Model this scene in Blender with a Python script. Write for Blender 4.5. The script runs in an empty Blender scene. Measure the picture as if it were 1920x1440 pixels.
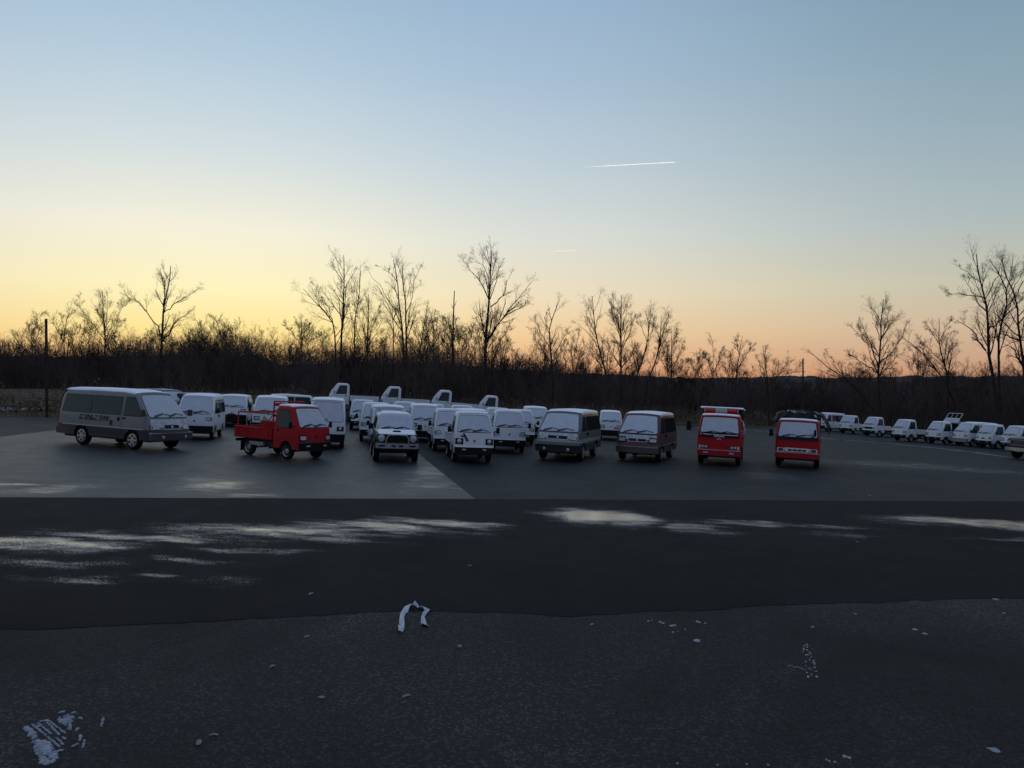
import bpy, bmesh, math, random
import numpy as np
from mathutils import Vector, Matrix
C = bpy.context
col = C.scene.collection
R = math.radians
rnd = random.Random(7)

# ------------------------------------------------------------------ camera, sky, sun, exposure
F = 1387.0                     # focal length in pixels of the 1920 px wide photograph
CAMZ = 2.8
cd = bpy.data.cameras.new('camera'); cam = bpy.data.objects.new('camera', cd)
col.objects.link(cam); C.scene.camera = cam
cd.lens = 36.0 * F / 1920; cd.sensor_width = 36; cd.clip_end = 20000; cd.clip_start = .05
cam.location = (0, 0, CAMZ); cam.rotation_euler = (R(90), 0, 0)

SUN_AZ = -22.0                 # degrees left of the view direction
SUN_EL = -1.0
W = bpy.data.worlds.new('World'); C.scene.world = W; W.use_nodes = True
nt = W.node_tree; N = nt.nodes; LK = nt.links.new
bgn = N['Background']
sky = N.new('ShaderNodeTexSky'); sky.sky_type = 'NISHITA'; sky.sun_disc = False
sky.sun_elevation = R(SUN_EL); sky.sun_rotation = R(SUN_AZ); sky.ozone_density = 1.5
tc = N.new('ShaderNodeTexCoord'); sx = N.new('ShaderNodeSeparateXYZ'); LK(tc.outputs['Generated'], sx.inputs[0])
def mth(op, a, b=None, clamp=False, tree=None):
    n = (tree or nt).nodes.new('ShaderNodeMath'); n.operation = op; n.use_clamp = clamp
    for i, v in enumerate((a, b)):
        if v is None: continue
        if isinstance(v, (int, float)): n.inputs[i].default_value = v
        else: (tree or nt).links.new(v, n.inputs[i])
    return n.outputs[0]
def s2l(c):
    return tuple(((v/255)/12.92 if v/255 <= .04045 else ((v/255+.055)/1.055)**2.4) for v in c)
elev = mth('MULTIPLY', mth('ARCSINE', sx.outputs[2]), 57.29578)
hl = mth('SQRT', mth('ADD', mth('MULTIPLY', sx.outputs[0], sx.outputs[0]), mth('MULTIPLY', sx.outputs[1], sx.outputs[1])))
dt = mth('ADD', mth('MULTIPLY', sx.outputs[0], math.sin(R(SUN_AZ))), mth('MULTIPLY', sx.outputs[1], math.cos(R(SUN_AZ))))
dlt = mth('MULTIPLY', mth('ARCCOSINE', mth('MINIMUM', mth('DIVIDE', dt, mth('MAXIMUM', hl, .0001)), 1.0)), 57.29578)
fac = mth('DIVIDE', elev, 90.0, True)
def ramp(stops):
    r = N.new('ShaderNodeValToRGB'); cr = r.color_ramp; cr.interpolation = 'B_SPLINE' if False else 'LINEAR'
    while len(cr.elements) < len(stops): cr.elements.new(1)
    for e, (p, c) in zip(cr.elements, stops):
        e.position = p/90; e.color = (*s2l(c), 1)
    LK(fac, r.inputs[0]); return r.outputs[0]
EL = (0, 1.2, 4, 6.8, 11, 16.5, 22, 27, 50, 90)
RS = [ramp(list(zip(EL, cs))) for cs in (
    [(228,146,92),(243,182,114),(253,231,153),(254,243,190),(246,241,219),(212,223,225),(184,206,222),(163,190,213),(158,176,204),(150,168,198)],
    [(222,144,98),(232,174,130),(242,207,158),(240,223,190),(222,224,215),(194,209,218),(171,194,214),(156,183,209),(152,174,204),(150,168,198)],
    [(190,138,106),(201,159,130),(207,184,158),(196,194,173),(172,186,188),(150,173,184),(134,161,178),(122,150,171),(136,158,188),(150,168,198)],
    [(128,126,148),(134,130,152),(142,138,160),(142,142,166),(136,144,170),(130,144,172),(126,142,172),(122,140,172),(134,154,186),(150,168,198)])]
def mixc(f, a, b, op='MIX'):
    n = N.new('ShaderNodeMix'); n.data_type = 'RGBA'; n.blend_type = op
    if isinstance(f, float): n.inputs[0].default_value = f
    else: LK(f, n.inputs[0])
    LK(a, n.inputs[6]); LK(b, n.inputs[7]); return n.outputs[2]
def mrange(v, a, b, smooth=True):
    n = N.new('ShaderNodeMapRange'); n.interpolation_type = 'SMOOTHSTEP' if smooth else 'LINEAR'
    LK(v, n.inputs[0]); n.inputs[1].default_value = a; n.inputs[2].default_value = b; return n.outputs[0]
c1 = mixc(mrange(dlt, 2, 26), RS[0], RS[1])
c2 = mixc(mrange(dlt, 20, 60), c1, RS[2])
c3 = mixc(mrange(dlt, 55, 120), c2, RS[3])
c4 = mixc(0.03, c3, sky.outputs[0], 'ADD')
LK(c4, bgn.inputs[0]); bgn.inputs[1].default_value = 0.97

sl = bpy.data.lights.new('sun', 'SUN'); sl.energy = 2.5; sl.angle = R(.5); sl.color = (1, .86, .72)
so = bpy.data.objects.new('sun', sl); col.objects.link(so)
sd = Vector((math.sin(R(SUN_AZ))*math.cos(R(SUN_EL)), math.cos(R(SUN_AZ))*math.cos(R(SUN_EL)), math.sin(R(SUN_EL))))
so.rotation_euler = (-sd).to_track_quat('-Z', 'Y').to_euler()
so.location = (-40, 60, 30)
vs = C.scene.view_settings; vs.view_transform = 'Standard'; vs.look = 'None'; vs.exposure = 0; vs.gamma = 1
C.scene.cycles.max_bounces = 6
C.scene.cycles.use_denoising = True

# ------------------------------------------------------------------ helpers
SLOPE = 0.045                  # fall to the right
FALL = 0.012                   # fall away from us, zero at 26 m
def plane(x, y): return -SLOPE*x-FALL*(y-26)
def gp(px, py, lift=0.0):
    """point of the tilted car park surface seen at a pixel of the photograph"""
    d = (CAMZ-FALL*26) * F / ((py-720) - SLOPE*(px-960) - FALL*F)
    x = (px-960)/F*d
    return Vector((x, d, plane(x, d) + lift))
def at(px, py, d):
    return Vector(((px-960)/F*d, d, CAMZ-(py-720)/F*d))
def tag(o, label=None, cat=None, group=None, kind=None):
    if label: o['label'] = label
    if cat: o['category'] = cat
    if group: o['group'] = group
    if kind: o['kind'] = kind
    return o
def mat(name, colr, rough=.6, metal=0, spec=.5, coat=0, noise=0, nscale=8, bump=0, bscale=60, emit=None):
    m = bpy.data.materials.new(name); m.use_nodes = True
    t = m.node_tree; p = t.nodes['Principled BSDF']
    p.inputs['Base Color'].default_value = (*colr, 1); p.inputs['Roughness'].default_value = rough
    p.inputs['Metallic'].default_value = metal; p.inputs['Specular IOR Level'].default_value = spec
    p.inputs['Coat Weight'].default_value = coat; p.inputs['Coat Roughness'].default_value = .12
    tcn = t.nodes.new('ShaderNodeTexCoord')
    if noise:
        n = t.nodes.new('ShaderNodeTexNoise'); n.inputs['Scale'].default_value = nscale; n.inputs['Detail'].default_value = 5
        t.links.new(tcn.outputs['Object'], n.inputs[0])
        mx = t.nodes.new('ShaderNodeMix'); mx.data_type = 'RGBA'
        mx.inputs[6].default_value = (*[c*(1-noise) for c in colr], 1); mx.inputs[7].default_value = (*[min(1, c*(1+noise)) for c in colr], 1)
        mr = t.nodes.new('ShaderNodeMapRange'); mr.inputs[1].default_value = .3; mr.inputs[2].default_value = .7
        t.links.new(n.outputs[0], mr.inputs[0]); t.links.new(mr.outputs[0], mx.inputs[0]); t.links.new(mx.outputs[2], p.inputs['Base Color'])
    if bump:
        n = t.nodes.new('ShaderNodeTexNoise'); n.inputs['Scale'].default_value = bscale; n.inputs['Detail'].default_value = 4
        t.links.new(tcn.outputs['Object'], n.inputs[0])
        b = t.nodes.new('ShaderNodeBump'); b.inputs['Strength'].default_value = bump; b.inputs['Distance'].default_value = .02
        t.links.new(n.outputs[0], b.inputs['Height']); t.links.new(b.outputs[0], p.inputs['Normal'])
    return m
def paint(name, c, low=None, zs=.6, band=None, rough=.38):
    """car paint: optional second colour below the height zs, road grime towards the sills, frost film on top faces"""
    m = mat(name, c, rough, coat=0, spec=.22); t = m.node_tree; p = t.nodes['Principled BSDF']
    tcn = t.nodes.new('ShaderNodeTexCoord'); s = t.nodes.new('ShaderNodeSeparateXYZ'); t.links.new(tcn.outputs['Object'], s.inputs[0])
    n = t.nodes.new('ShaderNodeTexNoise'); n.inputs['Scale'].default_value = 5; n.inputs['Detail'].default_value = 6
    t.links.new(tcn.outputs['Object'], n.inputs[0])
    def mx(f, a, b):
        q = t.nodes.new('ShaderNodeMix'); q.data_type = 'RGBA'; t.links.new(f, q.inputs[0])
        for i, v in ((6, a), (7, b)):
            if isinstance(v, tuple): q.inputs[i].default_value = (*v, 1)
            else: t.links.new(v, q.inputs[i])
        return q.outputs[2]
    out = c
    if low:
        f = mth('LESS_THAN', s.outputs[2], zs, tree=t); out = mx(f, c, low)
    if band:                                    # (z0, z1, colour) painted stripe
        f = mth('MULTIPLY', mth('GREATER_THAN', s.outputs[2], band[0], tree=t), mth('LESS_THAN', s.outputs[2], band[1], tree=t), tree=t)
        out = mx(f, out, band[2])
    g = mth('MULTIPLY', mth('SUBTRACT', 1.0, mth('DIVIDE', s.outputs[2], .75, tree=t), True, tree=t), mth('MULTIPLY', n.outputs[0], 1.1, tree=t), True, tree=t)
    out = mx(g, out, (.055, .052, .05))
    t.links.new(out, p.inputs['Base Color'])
    return m

class MB:
    def __init__(s): s.v = []; s.f = []
    def add(s, vs_, fs):
        b = len(s.v); s.v += [tuple(v) for v in vs_]; s.f += [tuple(i+b for i in f) for f in fs]
    def box(s, c, d, rot=None, taper=1.0):
        vs_ = []
        for z in (-1, 1):
            k = taper if z > 0 else 1
            for x, y in ((-1,-1),(1,-1),(1,1),(-1,1)):
                p = Vector((x*d[0]/2*k, y*d[1]/2*k, z*d[2]/2))
                if rot: p = rot @ p
                vs_.append(p + Vector(c))
        s.add(vs_, [(3,2,1,0),(4,5,6,7),(0,1,5,4),(1,2,6,5),(2,3,7,6),(3,0,4,7)])
    def tube(s, pts, r, n=8, cap=True):
        pts = [Vector(p) for p in pts]; rs = r if isinstance(r, (list, tuple)) else [r]*len(pts)
        vs_ = []; fs = []
        for i, p in enumerate(pts):
            d = (pts[min(i+1, len(pts)-1)] - pts[max(i-1, 0)]).normalized()
            u = d.orthogonal().normalized() if i == 0 else (u - d*u.dot(d)).normalized()
            w = d.cross(u)
            for k in range(n):
                a = 2*math.pi*k/n; vs_.append(p + (u*math.cos(a) + w*math.sin(a))*rs[i])
        for i in range(len(pts)-1):
            for k in range(n):
                fs.append((i*n+k, i*n+(k+1) % n, (i+1)*n+(k+1) % n, (i+1)*n+k))
        if cap: fs += [tuple(range(n-1, -1, -1)), tuple(range((len(pts)-1)*n, len(pts)*n))]
        s.add(vs_, fs)
    def lathe_y(s, c, prof, n=20, caps=True):
        """prof: (y, r) pairs turned about an axis parallel to y through c"""
        vs_ = []; fs = []; m = len(prof)
        for y, r in prof:
            for k in range(n):
                a = 2*math.pi*k/n; vs_.append((c[0]+r*math.cos(a), c[1]+y, c[2]+r*math.sin(a)))
        for i in range(m-1):
            for k in range(n): fs.append((i*n+k, (i+1)*n+k, (i+1)*n+(k+1) % n, i*n+(k+1) % n))
        if caps: fs += [tuple(range(n)), tuple(range((m-1)*n, m*n))[::-1]]
        s.add(vs_, fs)
    def lathe_x(s, c, prof, n=16):
        q = MB(); q.lathe_y((0,0,0), prof, n); s.add([(c[0]+v[1], c[1]-v[0], c[2]+v[2]) for v in q.v], q.f)
    def build(s, name, m, parent=None, dfm=None, ang=35, cuts=None):
        bm = bmesh.new()
        vv = [bm.verts.new(v) for v in s.v]
        for f in s.f:
            try: bm.faces.new([vv[i] for i in f])
            except ValueError: pass
        if dfm:
            for co, no in dfm.cuts + (cuts or []):
                bmesh.ops.bisect_plane(bm, geom=bm.verts[:]+bm.edges[:]+bm.faces[:], dist=1e-5, plane_co=co, plane_no=no)
            for v in bm.verts: v.co = dfm(v.co)
        bmesh.ops.recalc_face_normals(bm, faces=bm.faces)
        me = bpy.data.meshes.new(name); bm.to_mesh(me); bm.free()
        me.materials.append(m)
        if ang:
            me.polygons.foreach_set('use_smooth', [True]*len(me.polygons)); me.set_sharp_from_angle(angle=R(ang))
        o = bpy.data.objects.new(name, me); col.objects.link(o); o.parent = parent
        return o
def empty(name):
    o = bpy.data.objects.new(name, None); col.objects.link(o); o.empty_display_size = .3; return o
def npmesh(name, V, Fc, m, parent=None, smooth=False):
    me = bpy.data.meshes.new(name)
    V = np.asarray(V, dtype=np.float32).reshape(-1, 3); Fc = np.asarray(Fc, dtype=np.int32); k = Fc.shape[1]
    me.vertices.add(len(V)); me.vertices.foreach_set('co', V.ravel())
    me.loops.add(Fc.size); me.loops.foreach_set('vertex_index', Fc.ravel())
    me.polygons.add(len(Fc)); me.polygons.foreach_set('loop_start', np.arange(len(Fc), dtype=np.int32)*k)
    if smooth: me.polygons.foreach_set('use_smooth', np.ones(len(Fc), dtype=bool))
    me.update(calc_edges=True); me.materials.append(m)
    o = bpy.data.objects.new(name, me); col.objects.link(o); o.parent = parent; return o
def copy_tree(o, parent=None):
    c = o.copy(); col.objects.link(c); c.parent = parent
    for ch in [q for q in KIDS.get(o.name, [])]:
        copy_tree(ch, c)
    return c
KIDS = {}
def index_kids():
    KIDS.clear()
    for o in col.objects:
        if o.parent: KIDS.setdefault(o.parent.name, []).append(o)

# ------------------------------------------------------------------ ground materials
def ground_mat(name, base, rough, speck, patches, wet_rough=.13, fine=45, spec=.35, mott=.5, frost=None):
    m = bpy.data.materials.new(name); m.use_nodes = True; t = m.node_tree; p = t.nodes['Principled BSDF']
    M_ = lambda op, a, b=None, c=False: mth(op, a, b, c, t)
    g = t.nodes.new('ShaderNodeNewGeometry'); pos = g.outputs['Position']
    def noise(scale, det=5, rg=.6, vec=None, warp=None):
        n = t.nodes.new('ShaderNodeTexNoise'); n.inputs['Scale'].default_value = scale; n.inputs['Detail'].default_value = det; n.inputs['Roughness'].default_value = rg
        if warp: n.inputs['Distortion'].default_value = warp
        t.links.new(vec or pos, n.inputs[0]); return n.outputs[0]
    def mr(v, a, b, c=0, d=1):
        n = t.nodes.new('ShaderNodeMapRange'); t.links.new(v, n.inputs[0])
        for i, x in enumerate((a, b, c, d)): n.inputs[i+1].default_value = x
        return n.outputs[0]
    big = mr(noise(.23, 4, .6, warp=.6), .35, .68); mid = mr(noise(1.6, 6, .65), .35, .7); fn = noise(fine, 3, .7); vf = noise(fine*3.2, 2, .6)
    # aggregate: pale stone chips against dark binder
    vo = t.nodes.new('ShaderNodeTexVoronoi'); vo.inputs['Scale'].default_value = fine*.9; t.links.new(pos, vo.inputs[0])
    hs = t.nodes.new('ShaderNodeSeparateXYZ'); t.links.new(vo.outputs['Color'], hs.inputs[0])
    chip = mr(hs.outputs[0], .62, .95)
    v = M_('MULTIPLY', M_('ADD', .55, M_('MULTIPLY', big, mott)), M_('ADD', .75, M_('MULTIPLY', mid, .5)))
    v = M_('MULTIPLY', v, M_('ADD', 1-speck*.25, M_('MULTIPLY', M_('MULTIPLY', chip, mr(big, 0, 1, .35, 1)), speck)))
    rgb = t.nodes.new('ShaderNodeVectorMath'); rgb.operation = 'SCALE'; rgb.inputs[0].default_value = base; t.links.new(v, rgb.inputs['Scale'])
    colo = rgb.outputs[0]
    # wet / icy patches lie at fixed places of the yard
    wet = None
    if patches:
        wn = t.nodes.new('ShaderNodeTexNoise'); wn.inputs['Scale'].default_value = .7; wn.inputs['Detail'].default_value = 5; t.links.new(pos, wn.inputs[0])
        sb = t.nodes.new('ShaderNodeVectorMath'); sb.operation = 'SUBTRACT'; t.links.new(wn.outputs['Color'], sb.inputs[0]); sb.inputs[1].default_value = (.5, .5, .5)
        sc_ = t.nodes.new('ShaderNodeVectorMath'); sc_.operation = 'MULTIPLY'; t.links.new(sb.outputs[0], sc_.inputs[0]); sc_.inputs[1].default_value = (2.2, 1.5, 0)
        ad = t.nodes.new('ShaderNodeVectorMath'); ad.operation = 'ADD'; t.links.new(pos, ad.inputs[0]); t.links.new(sc_.outputs[0], ad.inputs[1])
        for (px, py, rx, ry, w) in patches:
            c = gp(px, py); a = gp(px+rx, py); d0 = gp(px, py-ry); d1 = gp(px, py+ry)
            R_x = abs(a.x-c.x); R_y = abs(d0.y-d1.y)/2; c.y = (d0.y+d1.y)/2
            s1 = t.nodes.new('ShaderNodeVectorMath'); s1.operation = 'SUBTRACT'; t.links.new(ad.outputs[0], s1.inputs[0]); s1.inputs[1].default_value = (c.x, c.y, 0)
            s2 = t.nodes.new('ShaderNodeVectorMath'); s2.operation = 'MULTIPLY'; t.links.new(s1.outputs[0], s2.inputs[0]); s2.inputs[1].default_value = (.68/R_x, .75/R_y, 0)
            ln = t.nodes.new('ShaderNodeVectorMath'); ln.operation = 'LENGTH'; t.links.new(s2.outputs[0], ln.inputs[0])
            k = mr(ln.outputs['Value'], 1.25, .35, 0, w)
            wet = k if wet is None else M_('MAXIMUM', wet, k)
        st = t.nodes.new('ShaderNodeMapping'); st.inputs['Scale'].default_value = (.55, 1.9, 1); t.links.new(pos, st.inputs[0])
        streak = noise(2.2, 6, .7, st.outputs[0])
        gate = M_('ADD', M_('MULTIPLY', M_('SUBTRACT', streak, .5), 2.6), M_('MULTIPLY', M_('SUBTRACT', fn, .5), 3.2))
        wet = M_('MULTIPLY', mr(M_('ADD', M_('MULTIPLY', wet, 1.35), M_('SUBTRACT', gate, .62)), .0, .6), M_('MULTIPLY', wet, 1.15), True)
    rg = mr(mid, 0, 1, rough-.06, rough+.06)
    if wet is not None:
        q = t.nodes.new('ShaderNodeMix'); q.data_type = 'FLOAT'; t.links.new(wet, q.inputs[0]); t.links.new(rg, q.inputs[2]); q.inputs[3].default_value = wet_rough; rg = q.outputs[0]
        q = t.nodes.new('ShaderNodeMix'); q.data_type = 'RGBA'; t.links.new(wet, q.inputs[0]); t.links.new(colo, q.inputs[6]); q.inputs[7].default_value = (.17, .172, .175, 1); colo = q.outputs[2]
        q = t.nodes.new('ShaderNodeMix'); q.data_type = 'FLOAT'; t.links.new(wet, q.inputs[0]); q.inputs[2].default_value = spec; q.inputs[3].default_value = .55; t.links.new(q.outputs[0], p.inputs['Specular IOR Level'])
    else: p.inputs['Specular IOR Level'].default_value = spec
    t.links.new(colo, p.inputs['Base Color']); t.links.new(rg, p.inputs['Roughness'])
    b = t.nodes.new('ShaderNodeBump'); b.inputs['Distance'].default_value = .012; b.inputs['Strength'].default_value = .8
    hgt = M_('ADD', M_('MULTIPLY', fn, .6), M_('MULTIPLY', vf, .5))
    if wet is not None: hgt = M_('MULTIPLY', hgt, M_('SUBTRACT', 1.0, M_('MULTIPLY', wet, .93)))
    t.links.new(hgt, b.inputs['Height']); t.links.new(b.outputs[0], p.inputs['Normal'])
    return m
road_patches = [(1122,971,84,15,1.2),(60,1019,170,14,.92),(300,1008,190,10,.8),(520,998,180,12,.88),(700,991,150,11,.88),(850,983,110,7,.88),
                (90,1054,150,10,.62),(350,1052,90,5,.68),(470,1034,120,6,.68),(620,1016,120,7,.66),(150,1091,95,9,.66),(330,1083,60,7,.68),(440,1094,80,15,.45),
                (1300,991,60,12,.72),(1460,985,150,5,.72),(1760,977,90,8,.8),(1890,985,150,9,.95),(1900,1014,90,4,.6),(1560,1003,80,5,.5)]
pad_patches = [(110,918,55,15,.72),(405,912,75,15,.82),(480,931,60,4,.75),(20,909,60,4,.7),(800,892,34,30,.68),(840,912,40,8,.6)]
M_asph_old = ground_mat('old_coarse_asphalt', (.0305,.0290,.0290), .85, 1.6, None, spec=.2, mott=1.15, fine=58)
M_lot = ground_mat('lot_asphalt', (.024,.025,.028), .7, .6, [(1700,873,120,8,.5),(1820,882,90,5,.5),(1440,893,70,8,.45)], fine=30, spec=.15)
M_road = ground_mat('road_asphalt', (.0145,.0142,.0155), .8, .35, road_patches, fine=38, spec=.08, mott=.35)
M_pad = ground_mat('pad_asphalt', (.056,.055,.057), .5, .35, pad_patches, fine=38, spec=.22, mott=.35)
M_field = mat('dry_field', (.085,.07,.05), 1, spec=.05, noise=.6, nscale=.25, bump=.5, bscale=1.5)
M_snow = mat('snow', (.90,.92,.95), .75, spec=.3, noise=.06, nscale=20, bump=.35, bscale=40)
M_gsnow = mat('trodden_snow', (.30,.315,.35), .8, spec=.15, noise=.3, nscale=25, bump=.4, bscale=80)
M_dsnow = mat('dirty_snow', (.42,.43,.45), .8, spec=.2, noise=.5, nscale=3, bump=.5, bscale=25)

M_worn = mat('worn_frost', (.19,.192,.197), .85, spec=.1, noise=.75, nscale=1.2, bump=.3, bscale=30)

# ------------------------------------------------------------------ terrain: one sheet to the horizon
def sm(a, b, x):
    t = np.clip((x-a)/(b-a), 0, 1); return t*t*(3-2*t)
def edge_y(x):       # far edge of the paved lot
    return np.interp(x, [-80,-27,-20,-14,0,20,34,60], [40,39,44,66,72,72,84,100])
def far_level(x, y):
    lv = np.interp(x/np.maximum(y, 1), [-1.2,-.45,-.1,.2,1.2], [2.3,1.9,.4,-1.6,-1.9])
    return lv
def ground_z(x, y):
    pl = np.clip(-SLOPE*x, -3.6, 3.6)-FALL*(np.clip(y, -60, 110)-26)
    w = sm(0, 75, y-edge_y(x)-1)
    side = sm(70, 160, np.abs(x)); w = np.maximum(w, side*sm(-60, 60, y))
    z = pl*(1-w) + far_level(x, y)*w
    r = np.hypot(x, y)
    z = z + sm(150, 600, r)*(np.sin(x*.006)*1.0+np.cos(y*.005)*1.0)*np.clip(1-r/3500, 0, 1)
    return z
def gz(x, y): return float(ground_z(np.float64(x), np.float64(y)))
xs = np.unique(np.concatenate([np.arange(-90, 91, 3.), np.arange(-300, 301, 15.), np.arange(-5000, 5001, 250.)]))
ys = np.unique(np.concatenate([np.arange(-60, 181, 3.), np.arange(180, 600, 20.), np.arange(-1500, 7001, 250.)]))
X, Y = np.meshgrid(xs, ys); Z = ground_z(X, Y)
nx, ny = len(xs), len(ys)
idx = np.arange(nx*ny).reshape(ny, nx)
Q = np.stack([idx[:-1,:-1], idx[:-1,1:], idx[1:,1:], idx[1:,:-1]], -1).reshape(-1, 4)
tag(npmesh('ground', np.stack([X, Y, Z], -1), Q, M_field, smooth=True), kind='structure')
def sheet(name, pts, m, lift, kind='structure', clipgrid=False):
    b = MB(); n = len(pts); top = [(p.x, p.y, plane(p.x, p.y)+lift) for p in pts]; b.add(top, [tuple(range(n))])
    o = b.build(name, m, ang=0); return tag(o, kind=kind)
def P(x, y): return Vector((x, y, 0))
lot_poly = [P(-60,-40), P(60,-40), P(60,95), P(34,83), P(20,71), P(0,71), P(-14,65), P(-20,43), P(-27,38), P(-60,38.5)]
sheet('car_park', lot_poly, M_lot, .004)
def ragged(pts, step, amp, seed):
    rs = random.Random(seed); out = []; o1 = o2 = 0
    for a, b in zip(pts[:-1], pts[1:]):
        n = max(1, int((b-a).length/step))
        for q in range(n):
            o1 = .93*o1+rs.gauss(0, amp*.35); o2 = .5*o2+rs.gauss(0, amp*.25); p = a.lerp(b, q/n)
            if abs(p.x) < 22: out.append(Vector((p.x, p.y+max(-3*amp, min(3*amp, o1+o2)), 0)))
            elif q == 0: out.append(Vector((p.x, p.y, 0)))
    out.append(pts[-1]); return out
seam = ragged([gp(px, py) for px, py in ((-500,1205),(0,1184),(330,1174),(560,1160),(800,1146),(930,1147),(1060,1156),(1330,1146),(1500,1136),(1700,1129),(1920,1124),(2400,1112))], .05, .035, 4)
sheet('old_asphalt', [P(-60,-39), P(60,-39), P(60,13.5), P(-60,13.5)], M_asph_old, .008)
sheet('road', seam+ragged([gp(px, py) for px, py in ((2400,944),(1920,941),(1400,938.5),(891,937),(-500,932))], .3, .012, 6), M_road, .012)
pad_poly = [gp(px, py) for px, py in ((-500,932),(891,937),(846,901),(800,864),(740,815),(700,786),(560,781),(300,793),(95,808),(0,820),(-400,862))]
sheet('paved_pad', pad_poly, M_pad, .016)
def strip(name, pxs, w, m, lift=.020):
    L_ = []; R_ = []; g = [gp(a, b) for a, b in pxs]; pts = []
    for i in range(len(g)-1):
        for k in range(8): pts.append(g[i].lerp(g[i+1], k/8))
    pts.append(g[-1])
    for i, p in enumerate(pts):
        d = (pts[min(i+1, len(pts)-1)]-pts[max(i-1, 0)]); d.z = 0; d.normalize(); nrm = Vector((-d.y, d.x, 0))
        e = min(1, min(i, len(pts)-1-i)/5+.15)
        L_.append(p+nrm*w*e*rnd.uniform(.6, 1.15)/2); R_.append(p-nrm*w*e*rnd.uniform(.6, 1.15)/2)
    b = MB(); n = len(pts)
    b.add([(p.x, p.y, plane(p.x, p.y)+lift) for p in L_+R_], [(i, i+1, n+i+1, n+i) for i in range(n-1)])
    return b.build(name, m, ang=0)
tag(strip('frost_strip', ((1400,806),(1470,814),(1560,824),(1640,830),(1740,839),(1830,849),(1905,860)), .75, M_worn), kind='structure')
tag(strip('frost_strip', ((1265,801),(1330,803),(1400,806),(1452,808)), .5, M_worn), kind='structure')

# ------------------------------------------------------------------ vehicle materials
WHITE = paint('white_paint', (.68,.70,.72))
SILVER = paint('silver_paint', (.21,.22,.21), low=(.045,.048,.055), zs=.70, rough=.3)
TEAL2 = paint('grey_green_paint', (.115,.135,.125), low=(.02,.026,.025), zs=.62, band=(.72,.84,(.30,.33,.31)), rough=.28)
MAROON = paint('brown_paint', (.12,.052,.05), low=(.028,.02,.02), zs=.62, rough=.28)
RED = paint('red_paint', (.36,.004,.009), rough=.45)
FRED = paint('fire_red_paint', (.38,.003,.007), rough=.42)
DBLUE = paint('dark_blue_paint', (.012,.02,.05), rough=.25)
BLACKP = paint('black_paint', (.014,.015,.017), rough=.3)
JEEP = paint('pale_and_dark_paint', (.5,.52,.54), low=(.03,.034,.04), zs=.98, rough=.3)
GLASS = mat('tinted_glass', (.010,.018,.018), .04, spec=.25)
GLASS2 = mat('clear_glass', (.022,.034,.036), .05, spec=.25)
FROST = mat('frosted_glass', (.46,.49,.55), .6, spec=.4, noise=.07, nscale=6, bump=.15, bscale=120)
NFROST_LIT = mat('thin_frost_lit', (.50,.53,.57), .6, spec=.4, noise=.25, nscale=5, bump=.15, bscale=120)  # frost tone, with the light on the sloping nose put into the colour
RUBBER = mat('rubber', (.009,.009,.010), .85, spec=.12, noise=.3, nscale=12)
BLACK = mat('black_plastic', (.010,.010,.011), .6, spec=.15, noise=.2, nscale=9)
DARKM = mat('dark_metal', (.03,.028,.027), .7, spec=.3, noise=.4, nscale=7)
STEEL = mat('steel_rim', (.30,.31,.32), .4, metal=.6, noise=.25, nscale=15)
ALLOY = mat('alloy_rim', (.55,.56,.57), .28, metal=.8, noise=.15, nscale=15)
CHROME = mat('chrome', (.50,.51,.52), .3, metal=.85)
LAMP = mat('lamp_glass', (.42,.43,.43), .12, spec=.8, coat=.5)
AMBER = mat('amber_lens', (.22,.10,.04), .2, spec=.6)
REDL = mat('red_lens', (.45,.02,.02), .2, spec=.6)
PLATE = mat('number_plate', (.55,.55,.50), .5)
INK = mat('black_lettering', (.006,.006,.008), .5)
WLET = mat('white_lettering', (.7,.7,.7), .5)
TARP = mat('dark_tarpaulin', (.005,.007,.0065), .65, spec=.12, noise=.3, nscale=2)

def fillet(prof):
    """[(x, z, r)] closed -> list of (x, z, r) with rounded corners"""
    out = []; n = len(prof)
    for i, (x, z, r) in enumerate(prof):
        if r <= 0: out.append((x, z, 0)); continue
        p = Vector((x, z)); a = (Vector(prof[i-1][:2])-p); b = (Vector(prof[(i+1) % n][:2])-p)
        la, lb = a.length, b.length; a.normalize(); b.normalize()
        ang = a.angle(b); t = min(r/math.tan(ang/2), la*.49, lb*.49); rr = t*math.tan(ang/2)
        c = p+(a+b).normalized()*(rr/math.sin(ang/2))
        v0 = p+a*t-c; v1 = p+b*t-c; k = 5
        a0 = math.atan2(v0.y, v0.x); d = (math.atan2(v1.y, v1.x)-a0+math.pi) % (2*math.pi)-math.pi
        for j in range(k+1):
            q = a0+d*j/k; out.append((c.x+rr*math.cos(q), c.y+rr*math.sin(q), rr))
    return out
class Deform:
    """the body's waisting, crown and bowed front, applied to every part alike"""
    def __init__(s, widths, hw, H, bow=.06, crown=.03, tail=.02, L=3.3, x_dep=.9):
        s.w = widths; s.hw = hw; s.H = H; s.bow = bow; s.crown = crown; s.tail = tail; s.L = L; s.xd = x_dep
        s.cuts = [((0, 0, z), (0, 0, 1)) for z, _ in widths[1:-1]] + [((0, y*hw, 0), (0, 1, 0)) for y in (-.85, -.6, -.3, 0, .3, .6, .85)]
    def __call__(s, v):
        k = float(np.interp(v.z, [a for a, _ in s.w], [b for _, b in s.w]))
        u = max(-1.1, min(1.1, v.y/s.hw)); fx = max(0, 1+v.x/s.xd); fr = max(0, 1-(v.x+s.L)/.8)
        x = v.x - s.bow*(abs(u)**2.6)*min(1, fx) + s.tail*u*u*fr
        z = v.z - s.crown*u*u*max(0, (v.z-s.H*.72)/(s.H*.28))
        return Vector((x, v.y*k*(1-.02*min(1, fx)*1), z))
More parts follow.
